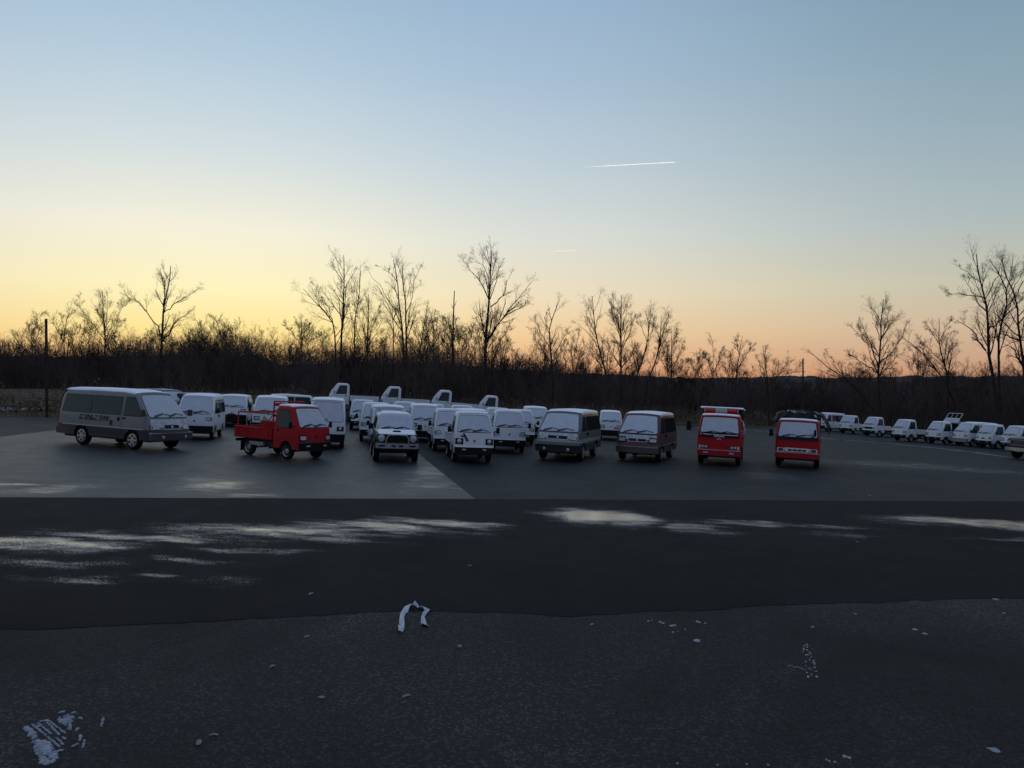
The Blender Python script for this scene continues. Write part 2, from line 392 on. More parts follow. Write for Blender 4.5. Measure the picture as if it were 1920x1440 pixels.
def hull(prof, hw, er, dfm, name, m, parent, archs=()):
    """solid with the side outline PROF, half width HW and edges rounded by ER"""
    pts = fillet(prof); n = len(pts); rad = []
    for (x, z, r) in pts: rad.append(er if r == 0 else min(er, r*.95))
    P2 = [Vector(p[:2]) for p in pts]
    area = sum(P2[i].x*P2[(i+1) % n].y-P2[(i+1) % n].x*P2[i].y for i in range(n)); sgn = 1 if area > 0 else -1
    zmin = min(p.y for p in P2)
    nrm = []
    for i in range(n):
        a = (P2[i]-P2[i-1]); b = (P2[(i+1) % n]-P2[i])
        na = Vector((-a.y, a.x)).normalized()*sgn if a.length > 1e-6 else Vector((0, 0)); nb = Vector((-b.y, b.x)).normalized()*sgn if b.length > 1e-6 else na
        q = na+nb; l = q.length
        nrm.append(q/l/max(.5, l/2) if l > 1e-6 else na)
        if P2[i].y < zmin+.02 or pts[i][2] == -1: rad[i] = .006
    for i in range(n):
        if any((P2[i]-Vector(a[:2])).length < a[2]+.01 for a in archs): rad[i] = .006
    K = 4; lay = []
    for s_ in (-1, 1):
        rows = []
        for k in range(K+1):
            t = math.pi/2*k/K; rows.append((math.sin(t), 1-math.cos(t)))
        if s_ < 0: rows = rows[::-1]
        for sn, cs in rows:
            lay.append([(P2[i].x+nrm[i].x*rad[i]*cs, s_*(hw-er+er*sn), P2[i].y+nrm[i].y*rad[i]*cs) for i in range(n)])
    b = MB(); V = [v for l in lay for v in l]; Fs = []
    for j in range(len(lay)-1):
        for i in range(n): Fs.append((j*n+i, j*n+(i+1) % n, (j+1)*n+(i+1) % n, (j+1)*n+i))
    Fs += [tuple(range(n)), tuple(range((len(lay)-1)*n, len(lay)*n))[::-1]]
    b.add(V, Fs); return b.build(name, m, parent, dfm, ang=40)
def arch_pts(x, z, r, zb, front=True):
    """points of a wheel arch met while walking the sill from the front to the rear"""
    dz = zb-z; a0 = math.asin(max(-1, min(1, dz/r))); out = []
    for k in range(9):
        a = a0+(math.pi-2*a0)*k/8; out.append((x+r*math.cos(a), z+r*math.sin(a), 0))
    return out
def side_poly(poly, s, hw, proud, thick=.012, round_=0.0):
    """outline on the body side (x, z), standing PROUD of it"""
    pts = [p[:2] for p in fillet([(x, z, round_) for x, z in poly])] if round_ else poly
    b = MB(); n = len(pts)
    V = [(x, s*(hw+proud), z) for x, z in pts]+[(x, s*(hw+proud-thick), z) for x, z in pts]
    b.add(V, [tuple(range(n)), tuple(range(n, 2*n))[::-1]]+[(i, (i+1) % n, n+(i+1) % n, n+i) for i in range(n)]); return b
def ring_poly(poly, s, hw, proud, w=.025, round_=.05):
    a = [p[:2] for p in fillet([(x, z, round_) for x, z in poly])]; n = len(a)
    cx = sum(p[0] for p in a)/n; cz = sum(p[1] for p in a)/n
    ex = max(abs(p[0]-cx) for p in a); ez = max(abs(p[1]-cz) for p in a)
    o = [(cx+(x-cx)*(1+w/ex), cz+(z-cz)*(1+w/ez)) for x, z in a]
    b = MB(); V = [(x, s*(hw+proud), z) for x, z in a]+[(x, s*(hw+proud), z) for x, z in o]+[(x, s*(hw+proud-.012), z) for x, z in o]
    b.add(V, [(i, (i+1) % n, n+(i+1) % n, n+i) for i in range(n)]+[(n+i, n+(i+1) % n, 2*n+(i+1) % n, 2*n+i) for i in range(n)]); return b
def front_poly(poly, A, B, proud, thick=.012, round_=0.0):
    """outline (y, t) on the plane that runs from A=(x,z) at t=0 to B at t=1"""
    A = Vector(A); B = Vector(B); d = B-A; L_ = d.length; nr = Vector((d.y, -d.x)).normalized()
    if nr.x < 0: nr = -nr
    pts = poly
    if round_: pts = [(p[0], p[1]/L_) for p in fillet([(y, t*L_, round_) for y, t in poly])]
    b = MB(); n = len(pts); V = []
    for pr in (proud, proud-thick):
        for y, t in pts:
            q = A+d*t+nr*pr; V.append((q.x, y, q.y))
    b.add(V, [tuple(range(n)), tuple(range(n, 2*n))[::-1]]+[(i, (i+1) % n, n+(i+1) % n, n+i) for i in range(n)]); return b
def wheel(parent, x, y, s, r=.27, w=.155, rim='steel'):
    b = MB(); h = w/2
    b.lathe_y((0,0,0), [(-h*.6, r*.62), (-h, r*.70), (-h, r*.90), (-h*.75, r*.985), (-h*.35, r), (0, r*.995), (h*.35, r), (h*.75, r*.985), (h, r*.90), (h, r*.70), (h*.6, r*.62)], 26)
    t = b.build('wheel', RUBBER, parent); t.location = (x, y, r)
    q = MB(); rr = r*.66
    if rim == 'steel':
        q.lathe_y((0,0,0), [(s*h*.55, rr), (s*h*.98, rr*.97), (s*h*.7, rr*.88), (s*h*.35, rr*.62), (s*h*.75, rr*.5), (s*h*.8, rr*.25), (s*h*.95, rr*.2), (s*h*.95, .001)], 20, caps=False)
        ob = q.build('rim', STEEL, t)
    else:
        q.lathe_y((0,0,0), [(s*h*.5, rr), (s*h*1.0, rr), (s*h*1.02, rr*.88), (s*h*.6, rr*.86)], 24, caps=False)
        q.lathe_y((0,0,0), [(s*h*.6, rr*.26), (s*h*1.02, rr*.24), (s*h*1.05, .001)], 14, caps=False)
        for k in range(6):
            a = math.pi*2*k/6; q.box((math.cos(a)*rr*.55, s*h*.85, math.sin(a)*rr*.55), (rr*.8, h*.28, rr*.30), Matrix.Rotation(-a, 3, 'Y'))
        ob = q.build('rim', ALLOY, t)
    return t
def wipers(parent, A, B, hw, dfm, n=2, off=.03):
    for k in range(n):
        y0 = (-.55, .12)[k]*hw; y1 = (.02, .74)[k]*hw
        A_ = Vector(A); B_ = Vector(B); d = B_-A_; nr = Vector((d.y, -d.x)).normalized(); nr = nr if nr.x > 0 else -nr
        def pt(y, t, pr): q = A_+d*t+nr*pr; return (q.x, y, q.y)
        b = MB(); b.tube([pt(y0-.12, .03, off), pt((y0+y1)/2-.05, .125, off+.015), pt(y1, .05, off)], .012, 5)
        b.tube([pt(y0-.15, -.02, off-.01), pt(y0+.18, .08, off+.02)], .012, 5)
        b.build('wiper', BLACK, parent, dfm)
def mirror(parent, x, y, z, s, sz=(.05,.13,.2), m=None, arm=True):
    b = MB(); b.box((0,0,0), sz, taper=.85)
    if arm: b.tube([(0, -s*sz[1]/2, -.03), (-.03, -s*(sz[1]/2+.13), -.07)], .013, 6)
    o = b.build('mirror', m or BLACK, parent, ang=30); o.location = (x, y, z)
    bm = bmesh.new(); bm.from_mesh(o.data); bmesh.ops.bevel(bm, geom=[e for e in bm.edges if e.calc_length() > .04], offset=.012, segments=2, affect='EDGES'); bm.to_mesh(o.data); bm.free()
    return o
def headlights(parent, style, A, B, hw, dfm, zc, ins=.17, wd=.2, hh=.13):
    """a lamp each side on the front face line A-B, centre height ZC"""
    A_ = Vector(A); B_ = Vector(B); t0 = (zc-A_.y)/(B_.y-A_.y); dt_ = hh/2/(B_-A_).length
    for s in (-1, 1):
        y = s*(hw-ins); w = wd/2
        if style in ('box_round', 'box_rect', 'box_wide'):
            b = front_poly([(y-w*1.1, t0-dt_*1.35), (y+w*1.1, t0-dt_*1.35), (y+w*1.1, t0+dt_*1.35), (y-w*1.1, t0+dt_*1.35)], A, B, .012)
            h = b.build('headlight', BLACK, parent, dfm)
            c = A_+(B_-A_)*t0
            if style == 'box_round':
                b = MB(); b.lathe_x((c.x+.018, y, c.y), [(0, hh*.50), (.012, hh*.52), (.02, hh*.44)]); b.build('lamp_ring', CHROME, h, dfm)
                b = MB(); b.lathe_x((c.x+.03, y, c.y), [(-.02, hh*.42), (.006, hh*.40), (.018, hh*.25), (.024, .001)]); b.build('lamp', LAMP, h, dfm)
            else:
                ww = w*(.8 if style == 'box_rect' else .92)
                front_poly([(y-ww, t0-dt_*.8), (y+ww, t0-dt_*.8), (y+ww, t0+dt_*.8), (y-ww, t0+dt_*.8)], A, B, .026, round_=.02).build('lamp', LAMP, h, dfm)
        elif style == 'round':
            c = A_+(B_-A_)*t0
            b = MB(); b.lathe_x((c.x, y, c.y), [(-.02, hh*.66), (.02, hh*.66), (.03, hh*.56)]); h = b.build('headlight', BLACK, parent, dfm)
            b = MB(); b.lathe_x((c.x+.012, y, c.y), [(-.02, hh*.54), (.02, hh*.50), (.03, hh*.3), (.036, .001)]); b.build('lamp', LAMP, h, dfm)
        else:                      # swept oval lamp unit with dark rim
            q = [(y-w, t0-dt_*.7), (y+w, t0-dt_), (y+w*1.02, t0+dt_*.6), (y+w*.5, t0+dt_), (y-w*.6, t0+dt_*.9)] if s > 0 else [(y-w, t0-dt_), (y+w, t0-dt_*.7), (y+w*.6, t0+dt_*.9), (y-w*.5, t0+dt_), (y-w*1.02, t0+dt_*.6)]
            h = front_poly([(y+(a-y)*1.14, t0+(b_-t0)*1.22) for a, b_ in q], A, B, .008, round_=.03).build('headlight', BLACK, parent, dfm)
            lp = front_poly(q, A, B, .02, round_=.03).build('lamp', LAMP, h, dfm)
            front_poly([(y+s*w*.55, t0-dt_*.6), (y+s*w*.9, t0-dt_*.6), (y+s*w*.9, t0+dt_*.5), (y+s*w*.55, t0+dt_*.5)], A, B, .026, round_=.015).build('indicator', AMBER, h, dfm)

def kei_truck(c, root):
    """small cab-over pickup: front bumper at x=0, nose along +x, 3.3 m long"""
    k = dict(H=1.72, paint=WHITE, lamp='box_round', bed=True, snow=True, bumper=BLACK, floorz=.62, gate=.27, guard=True, stripe=False, rim='steel', flat=True, lampz=.75, frost=True, bumper_top=M_snow); k.update(c)
    H = k['H']; hw = .695; zb = .34; xr = -1.30
    D = Deform([(.2,.97),(.55,1.0),(.98,1.0),(H,.83)], hw, H, bow=.07, crown=.025, L=3.3)
    xw = -.66; wr = .265
    FA = (.0,.52); FB = (-.069,1.02); WA = (-.09,1.07); WB = (-.50,H-.09)
    prof = [(0,zb,0),(0,.52,.03),(-.07,1.03,.12),(-.55,H-.02,.16),(-.75,H+.005,.3),(xr+.1,H,.10),(xr,H-.12,.06),(xr,zb,0)]
    sill = [p for p in arch_pts(xw, wr, .335, zb)][::-1]
    prof = [(xr,zb,0)]+sill+[(0,zb,0)]+prof[1:-1]
    # sill runs rear -> front so that the outline keeps one direction
    body = hull(prof, hw, .075, D, 'cab', k['paint'], root, archs=((xw, wr, .335),))
    ws = front_poly([(-hw*.90,-.02),(hw*.90,-.02),(hw*.83,.99),(-hw*.83,.99)], WA, WB, .014, round_=.07); 
    front_poly([(-hw*.915,-.04),(hw*.915,-.04),(hw*.85,1.025),(-hw*.85,1.025)], WA, WB, .006, round_=.08).build('windscreen_seal', BLACK, body, D)
    ws.build('windscreen', FROST if k['frost'] else GLASS2, root, D)
    wipers(root, WA, WB, hw, D)
    for s in (-1, 1):
        door = side_poly([(-1.16,.42),(-.98,.62),(-.40,.66),(-.24,.90),(-.27,1.06),(-.60,H-.09),(-1.17,H-.08)], s, hw, .005, round_=.04).build('door', k['paint'], root, D)
        MBh = MB(); MBh.box((-1.07, s*(hw+.02), .93), (.13,.03,.035)); MBh.build('handle', BLACK, door, D)
        wpoly = [(-1.11,1.04),(-.37,1.02),(-.64,H-.15),(-1.12,H-.14)]
        ring_poly(wpoly, s, hw, .009, .022, .04).build('window_seal', BLACK, door, D)
        side_poly(wpoly, s, hw, .012, round_=.04).build('side_window', GLASS2, root, D)
        mirror(root, -.30, s*(hw+.15), 1.13, s)
    # bumper and lower face
    bp = MB(); bp.box((-.03, 0, .43), (.10, hw*1.99, .25)); bp.build('bumper', k['bumper'], root, D)
    tr = MB(); tr.box((.0, 0, .565), (.06, hw*1.985, .035)); tr.build('bumper_snow', k['bumper_top'], root, D)
    for s in (-1, 1):
        q = MB(); q.box((.03, s*.36, .47), (.03,.13,.05)); q.build('bumper_lamp', LAMP, root, D)
    headlights(root, k['lamp'], FA, FB, hw, D, k['lampz'], hh=.15, ins=.165, wd=.25 if 'box' in k['lamp'] else .24)
    front_poly([(-.03,.42),(.03,.42),(.03,.56),(-.03,.56)], FA, FB, .012, round_=.02).build('emblem', BLACK, root, D)
    if k.get('slots'):
        front_poly([(-.17,.28),(.17,.28),(.17,.40),(-.17,.40)], FA, FB, .010, round_=.02).build('grille', BLACK, root, D)
    if k.get('grillebar'):
        front_poly([(-.40,.28),(.40,.28),(.40,.66),(-.40,.66)], FA, FB, .010, round_=.02).build('grille', BLACK, root, D)
    if k.get('decal'):
        front_poly([(-.42,.98),(-.36,1.0),(-.20,.5),(-.28,.42)], FA, FB, .010).build('sticker', DARKM, root, D)
        front_poly([(-.50,.82),(-.44,.86),(-.34,.80),(-.42,.7)], FA, FB, .010).build('sticker', DARKM, root, D)
    if k['snow']:
        hull([(xr+.02,H-.02,.03),(xr+.04,H+.04,.05),(-.78,H+.045,.2),(-.53,H+.01,.05),(-.56,H-.05,.02)], hw*.93, .05, D, 'roof_snow', M_snow, root)
    # chassis
    ch = MB()
    for s in (-1, 1): ch.box((-1.95, s*.32, .48), (2.4,.07,.12))
    for x in (-1.4,-1.9,-2.5,-3.0): ch.box((x, 0, .48), (.08,.6,.10))
    ch.tube([(-2.55,-.55,.27),(-2.55,.55,.27)], .045, 8); ch.tube([(xw,-.5,.27),(xw,.5,.27)], .04, 8)
    ch.box((-.66,0,.42), (1.0,.95,.2)); ch.box((-1.75,-.45,.42),(.55,.22,.2)); ch.box((-1.7,.47,.42),(.4,.2,.2))
    ch.build('chassis', DARKM, root)
    for x in (xw, -2.55):
        for s in (-1, 1): wheel(root, x, s*(hw-.10), s, wr, .15, k['rim'])
    for s in (-1, 1):
        q = MB(); q.box((-2.93, s*.58, .30), (.015,.2,.34)); q.build('mudflap', BLACK, root)
    if k['bed']:
        bedroot = root
        fz = k['floorz']; g = k['gate']; x0, x1 = xr-.07, -3.28
        if k.get('tip'):
            bedroot = empty('tipped_bed'); bedroot.parent = root; bedroot.location = (-3.05, 0, fz-.02); bedroot.rotation_euler = (0, R(-k['tip']), 0); off = Vector((3.05, 0, -(fz-.02)))
        else: off = Vector((0,0,0))
        def bb(c_, d_, name, m, bev=.008):
            b = MB(); b.box(Vector(c_)+off, d_); return b.build(name, m, bedroot)
        bb(((x0+x1)/2, 0, fz), (x0-x1, hw*2-.03, .06), 'bed_floor', k['paint'] if not k.get('tip') else DARKM)
        for s in (-1, 1):
            b = MB(); L_ = x0-x1; cx = (x0+x1)/2
            b.box(Vector((cx, s*(hw-.015), fz+.03+g/2))+off, (L_, .022, g))
            b.box(Vector((cx, s*(hw-.012), fz+.03+g))+off, (L_, .04, .035)); b.box(Vector((cx, s*(hw-.008), fz+.015))+off, (L_, .03, .06))
            for j in range(4): b.box(Vector((x0-.18-j*(L_-.36)/3, s*(hw-.0), fz+.03+g*.45))+off, (.05, .018, g*.8))
            b.build('bed_side', k['paint'], bedroot)
            rp = MB(); rp.tube([Vector((x0-.1-q_*(L_-.2)/6, s*(hw+.012), fz-.0))+off for q_ in range(7)], .008, 5); rp.build('rope_rail', k['paint'], bedroot)
        b = MB(); b.box(Vector((x1+.01, 0, fz+.03+g/2))+off, (.022, hw*2-.08, g)); b.box(Vector((x1+.005, 0, fz+.03+g))+off, (.04, hw*2-.06, .035)); b.build('tailgate', k['paint'], bedroot)
        b = MB(); b.box(Vector((x0-.0, 0, fz+.03+g/2+.02))+off, (.025, hw*2-.06, g+.06)); b.build('headboard', k['paint'], bedroot)
        if k['guard']:
            b = MB(); zt = H-.03 if not k.get('tip') else H-.1
            fr = [(x0-.01, -hw+.06, fz+g), (x0-.01, -hw+.06, zt-.05), (x0-.01, -hw+.12, zt), (x0-.01, hw-.12, zt), (x0-.01, hw-.06, zt-.05), (x0-.01, hw-.06, fz+g)]
            b.tube([Vector(p)+off for p in fr], .02, 6)
            for y in (-.2, .2): b.tube([Vector((x0-.01, y, fz+g))+off, Vector((x0-.01, y, zt))+off], .013, 6)
            if k.get('tip'): b.box(Vector((x0-.01, 0, (fz+g+zt)/2-.18))+off, (.02, hw*1.8, .12))
            b.build('guard_frame', k['paint'], bedroot)
        b = MB(); b.box((x1+.04, 0, .47), (.05, 1.25, .10)); b.build('rear_bumper', BLACK, root)
        for s in (-1, 1):
            q = MB(); q.box((x1+.005, s*.52, .47), (.04,.22,.08)); q.build('tail_lamp', REDL, root)
    return body

def van(c, root):
    """one-box van; every measure in metres, nose along +x"""
    k = dict(L=3.3, W=1.40, H=1.86, paint=WHITE, zb=.34, wr=.265, xf=-.62, xr=-2.55, nose=.09, wsb=1.05, wsx=.62, wt=.14, bumper=BLACK, bz=(.30,.58), lamp='box_rect', lampz=.78, lw=.24, lh=.13,
             rim='steel', rimw=.155, snow=True, frost=True, side='windows', wind=GLASS, grille=None, belt=1.03, wiper=2, mir=BLACK, mirs=(.05,.13,.2), roofcrown=.035, fog=False, trim=None, ins=.19, bow=.08, tumble=.87, trimcol=None, round_roof=.3, roof_bulge=.0); k.update(c)
    L, H, hw, zb, wr = k['L'], k['H'], k['W']/2, k['zb'], k['wr']
    D = Deform([(.2,.97),(.5,1.0),(k['belt']-.05,1.0),(H,k['tumble'])], hw, H, bow=k['bow'], crown=k['roofcrown'], L=L, tail=.03)
    n = k['nose']; wb = k['wsb']; wx = k['wsx']
    FA = (0,.50); FB = (-n*(1-.03/(wb-.5)),wb-.03); WA = (-n-wx*.03,wb+(H-.05-wb)*.03); WB = (-n-wx*.90,wb+(H-.05-wb)*.90)
    ar = wr+.065
    top = [(0,.50,.03),(-n,wb,.10+n*.5),(-n-wx,H-.05,.30),(-n-wx-.55,H+.01,.6),(-L*.65,H+.012+k['roof_bulge'],1.5),(-L+.12,H-.03,k['round_roof']),(-L+.05,1.0,.25),(-L,.55,.05)]
    prof = [(-L,zb,0)]+arch_pts(k['xr'], wr, ar, zb)[::-1]+arch_pts(k['xf'], wr, ar, zb)[::-1]+[(0,zb,0)]+top
    body = hull(prof, hw, .09, D, 'body', k['paint'], root, archs=((k['xf'], wr, ar), (k['xr'], wr, ar)))
    front_poly([(-hw*.92,-.035),(hw*.92,-.035),(hw*.845,1.02),(-hw*.845,1.02)], WA, WB, .006, round_=.10).build('windscreen_seal', BLACK, body, D)
    front_poly([(-hw*.905,-.02),(hw*.905,-.02),(hw*.83,.99),(-hw*.83,.99)], WA, WB, .014, round_=.09).build('windscreen', FROST if k['frost'] else GLASS2, root, D)
    wipers(root, WA, WB, hw, D, k['wiper'])
    wz0 = k['belt']; wz1 = H-.20; xa = -n-.20-.05; tl = wx*.72
    for s in (-1, 1):
        xd = min(xa-tl-.45, k['xf']-.45)
        door = side_poly([(xd,.45),(k['xf']-ar+.02,.47),(k['xf']+.0,wr+ar+.06),(xa+.12,wr+ar+.07),(xa+.10,wz0-.02),(xa-tl,H-.12),(xd,H-.12)], s, hw, .005, round_=.03).build('door', k['paint'], root, D)
        h = MB(); h.box((xd+.12, s*(hw+.02), wz0-.10), (.13,.03,.04)); h.build('handle', BLACK, door, D)
        wp = [(xd+.07,wz0),(xa,wz0),(xa-tl*.93,wz1),(xd+.07,wz1)]
        ring_poly(wp, s, hw, .009, .02, .05).build('window_seal', BLACK, door, D)
        side_poly(wp, s, hw, .013, round_=.05).build('side_window', k.get('fw', GLASS2), root, D)
        if k['side'] != 'panel':
            xe = -L+.22; xm = xd+(xe-xd)*.50
            for (x0, x1) in ((xd-.07, xm+.02), (xm-.03, xe)):
                sl_ = .06 if x1 == xe else 0
                wp = [(x0,wz0+.0),(x0,wz1),(x1+sl_*1.6,wz1),(x1,wz0)]
                ring_poly(wp, s, hw, .006, .012, .05).build('window_seal', BLACK, body, D)
                side_poly(wp, s, hw, .010, round_=.06).build('side_window', k['wind'], root, D)
            sd_ = side_poly([(xm,.47),(xd-.03,.47),(xd-.03,H-.10),(xm,H-.10)], s, hw, .004, round_=.03).build('sliding_door', k['paint'], root, D)
            h = MB(); h.box((xd-.14, s*(hw+.02), wz0-.14), (.07,.03,.12)); h.build('handle', BLACK, sd_, D)
        if k['trim']:
            b = MB(); b.box((-L/2-.05, s*(hw+.004), k['trim']), (L*.86,.02,.035)); b.build('side_trim', k['trimcol'] or CHROME, root, D, cuts=[((x,0,0),(1,0,0)) for x in (-1,-2,-3)])
        mirror(root, xa+.10, s*(hw+.12), wz0+.12, s, k['mirs'], k['mir'])
    b0, b1 = k['bz']
    bp = MB(); bp.box((.01, 0, (b0+b1)/2), (.16, hw*2.0, b1-b0)); bo = bp.build('bumper', k['bumper'], root, D)
    if k.get('btop'):
        tr = MB(); tr.box((.03, 0, b1-.02), (.15, hw*2.01, .035)); tr.build('bumper_trim', k['btop'], root, D)
    headlights(root, k['lamp'], FA, FB, hw, D, k['lampz'], ins=k['ins'], wd=k['lw'], hh=k['lh'])
    if k['grille']:
        g0, g1, gw = k['grille']; L_ = FB[1]-FA[1]; t0, t1 = (g0-FA[1])/L_, (g1-FA[1])/L_
        front_poly([(-gw-.02,t0-.03),(gw+.02,t0-.03),(gw+.02,t1+.03),(-gw-.02,t1+.03)], FA, FB, .008, round_=.02).build('grille_frame', CHROME, root, D)
        g = front_poly([(-gw,t0),(gw,t0),(gw,t1),(-gw,t1)], FA, FB, .016, round_=.02).build('grille', BLACK, root, D)
        front_poly([(-.035,t0+.25*(t1-t0)),(.035,t0+.25*(t1-t0)),(.035,t1-.25*(t1-t0)),(-.035,t1-.25*(t1-t0))], FA, FB, .026, round_=.015).build('emblem', CHROME, g, D)
        for j in range(1, 4):
            tt = t0+(t1-t0)*j/4; front_poly([(-gw,tt-.008),(gw,tt-.008),(gw,tt+.008),(-gw,tt+.008)], FA, FB, .021).build('grille_bar', DARKM, g, D)
    else:
        front_poly([(-.03,.46),(.03,.46),(.03,.58),(-.03,.58)], FA, FB, .012, round_=.02).build('emblem', BLACK, root, D)
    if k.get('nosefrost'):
        front_poly([(-hw*.90,k['nosefrost']),(hw*.90,k['nosefrost']),(hw*.90,.97),(-hw*.90,.97)], FA, FB, .009, round_=.05).build('nose_frost_lit', NFROST_LIT, root, D)  # pale nose panel: frost, and the slope's lit look painted in
    if k.get('slot'):
        front_poly([(-.2,.30),(.2,.30),(.2,.44),(-.2,.44)], FA, FB, .010, round_=.02).build('grille', DARKM, root, D)
    if k['fog']:
        for s in (-1, 1):
            q = MB(); q.lathe_x((.095, s*hw*.55, (b0+b1)/2-.02), [(0,.055),(.012,.05),(.02,.001)]); q.build('fog_lamp', LAMP, root, D)
    if k['snow']:
        hull([(-L+.16,H-.06,.03),(-L+.22,H+.012,.2),(-L*.65,H+.045+k['roof_bulge'],1.5),(-n-wx-.5,H+.045,.6),(-n-wx+.04,H-.03,.06),(-n-wx-.02,H-.08,.02)], hw*.975, .075, D, 'roof_snow', M_snow, root)
    ch = MB(); ch.box((-L/2, 0, zb-.01), (L*.8, hw*1.3, .12)); ch.box((-L+.4, 0, zb-.02), (.5, hw*1.5, .14))
    ch.tube([(k['xr'],-hw*.8,wr),(k['xr'],hw*.8,wr)], .05, 8); ch.tube([(k['xf'],-hw*.8,wr),(k['xf'],hw*.8,wr)], .045, 8)
    ch.build('chassis', DARKM, root)
    rb = MB(); rb.box((-L-.01, 0, .47), (.12, hw*1.96, .22)); rb.build('rear_bumper', k['bumper'], root, D)
    for s in (-1, 1):
        q = MB(); q.box((-L+.03, s*(hw-.07), .85), (.06,.12,.35)); q.build('tail_lamp', REDL, root, D)
    for x in (k['xf'], k['xr']):
        for s in (-1, 1): wheel(root, x, s*(hw-.11), s, wr, k['rimw'], k['rim'])
    return D

def text_mesh(body, size, ext=.004, shear=0, m=INK, name='lettering', bold=0.0):
    cu = bpy.data.curves.new('lettering', 'FONT'); cu.body = body; cu.size = size; cu.extrude = ext; cu.shear = shear; cu.align_x = 'CENTER'; cu.align_y = 'CENTER'; cu.offset = bold
    o = bpy.data.objects.new('tmp', cu); col.objects.link(o); C.view_layer.update()
    me = bpy.data.meshes.new_from_object(o.evaluated_get(C.evaluated_depsgraph_get()))
    bpy.data.objects.remove(o); me.materials.clear(); me.materials.append(m)
    t = bpy.data.objects.new(name, me); col.objects.link(t); return t

def jeep(c, root):
    """small two-door off-roader with bonnet, bull bar and roof snow"""
    L, H, hw = 3.25, 1.58, .70; zb = .42; wr = .325
    D = Deform([(.2,1),(1.0,1.0),(H,.84)], hw, H, bow=.05, crown=.03, L=L)
    xf, xr, ar = -.55, -2.6, .40
    top = [(-.04,.55,.03),(-.06,.93,.08),(-.98,1.03,.08),(-1.36,H-.04,.12),(-1.7,H,.4),(-L+.15,H-.02,.10),(-L+.03,1.0,.1),(-L,zb,0)]
    prof = arch_pts(xr, wr, ar, zb)[::-1]+arch_pts(xf, wr, ar, zb)[::-1]+[(-.04,zb,0)]+top
    body = hull(prof, hw*.965, .06, D, 'body', JEEP, root, archs=((xf, wr, ar), (xr, wr, ar)))
    WA = (-1.0,1.05); WB = (-1.33,H-.10)
    front_poly([(-hw*.90,-.05),(hw*.90,-.05),(hw*.84,1.04),(-hw*.84,1.04)], WA, WB, .006, round_=.06).build('windscreen_seal', BLACK, body, D)
    front_poly([(-hw*.87,0),(hw*.87,0),(hw*.81,1.0),(-hw*.81,1.0)], WA, WB, .014, round_=.05).build('windscreen', FROST, root, D)
    wipers(root, WA, WB, hw*.95, D)
    # snow on the bonnet, scoop
    hull([(-.98,.99,.02),(-.95,1.055,.03),(-.12,.965,.05),(-.08,.90,.02)], hw*.88, .04, D, 'bonnet_snow', M_snow, root)
    q = MB(); q.box((-.42, 0, 1.015), (.16,.28,.05), Matrix.Rotation(R(-6), 3, 'Y'), .8); q.build('bonnet_scoop', BLACK, root)
    hull([(-L+.2,H-.05,.03),(-L+.25,H+.035,.05),(-1.7,H+.05,.3),(-1.40,H+.0,.05),(-1.45,H-.05,.02)], hw*.86, .05, D, 'roof_snow', M_snow, root)
    q = MB()
    for s in (-1, 1): q.tube([(-1.7, s*.5, H+.06), (-2.8, s*.5, H+.06)], .02, 6)
    q.build('roof_rail', BLACK, root)
    for s in (-1, 1):
        for wp in ([(-2.0,1.08),(-1.10,1.08),(-1.38,H-.16),(-2.0,H-.15)], [(-3.0,1.08),(-2.12,1.08),(-2.12,H-.15),(-2.95,H-.15)]):
            ring_poly(wp, s, hw*.965, .006, .02, .04).build('window_seal', BLACK, body, D)
            side_poly(wp, s, hw*.965, .011, round_=.04).build('side_window', GLASS, root, D)
        for x in (xf, xr):
            b = MB(); pts = [(x+(ar+.02)*math.cos(a), s*(hw*.965+.03), wr+(ar+.02)*math.sin(a)) for a in [R(12+156*i/12) for i in range(13)]]
            b.tube(pts, .038, 6); b.build('wheel_arch_trim', BLACK, root)
        b = MB(); b.box((-1.55, s*(hw*.98), .60), (1.15,.03,.10)); b.build('side_trim', STEEL, root)
        mirror(root, -1.08, s*(hw+.13), 1.13, s, (.06,.17,.19))
        # round lamps in dark surround
    fp = MB(); fp.box((-.045, 0, .80), (.05, hw*1.9, .24)); g = fp.build('grille', BLACK, root, D)
    for s in (-1, 1):
        b = MB(); b.lathe_x((-.01, s*.53, .80), [(-.02,.115),(.015,.118),(.03,.098)]); h = b.build('headlight', CHROME, root, D)
        b = MB(); b.lathe_x((.0, s*.53, .80), [(-.01,.095),(.014,.088),(.028,.05),(.034,.001)]); b.build('lamp', LAMP, h, D)
        b = MB(); b.lathe_x((.09, s*.24, .80), [(-.04,.07),(.0,.105),(.02,.10)]); h = b.build('spot_lamp', BLACK, root, D)
        b = MB(); b.lathe_x((.10, s*.24, .80), [(0,.09),(.012,.06),(.018,.001)]); b.build('lamp', BLACK, h, D)
    b = MB(); b.tube([(.11,-.37,.58),(.13,-.36,.80),(.12,-.28,.91),(.12,0,.925),(.12,.28,.91),(.13,.36,.80),(.11,.37,.58)], .024, 10); b.build('bull_bar', STEEL, root)
    b = MB(); b.box((.045, 0, .56), (.16, hw*2.03, .16)); b.build('bumper', STEEL, root, D)
    b = MB(); b.box((.02, 0, .45), (.14, hw*1.9, .08)); b.build('bumper_valance', BLACK, root, D)
    for y in (-.5, -.12, .12, .5):
        b = MB(); b.box((.128-.05*(abs(y)/hw)**2.6, y, .56), (.012, .14 if abs(y) < .3 else .2, .055)); b.build('bumper_opening', BLACK, root)
    ch = MB(); ch.box((-1.6,0,.40),(2.4,.8,.12)); ch.tube([(xf,-.6,wr),(xf,.6,wr)], .05, 8); ch.tube([(xr,-.6,wr),(xr,.6,wr)], .05, 8); ch.build('chassis', DARKM, root)
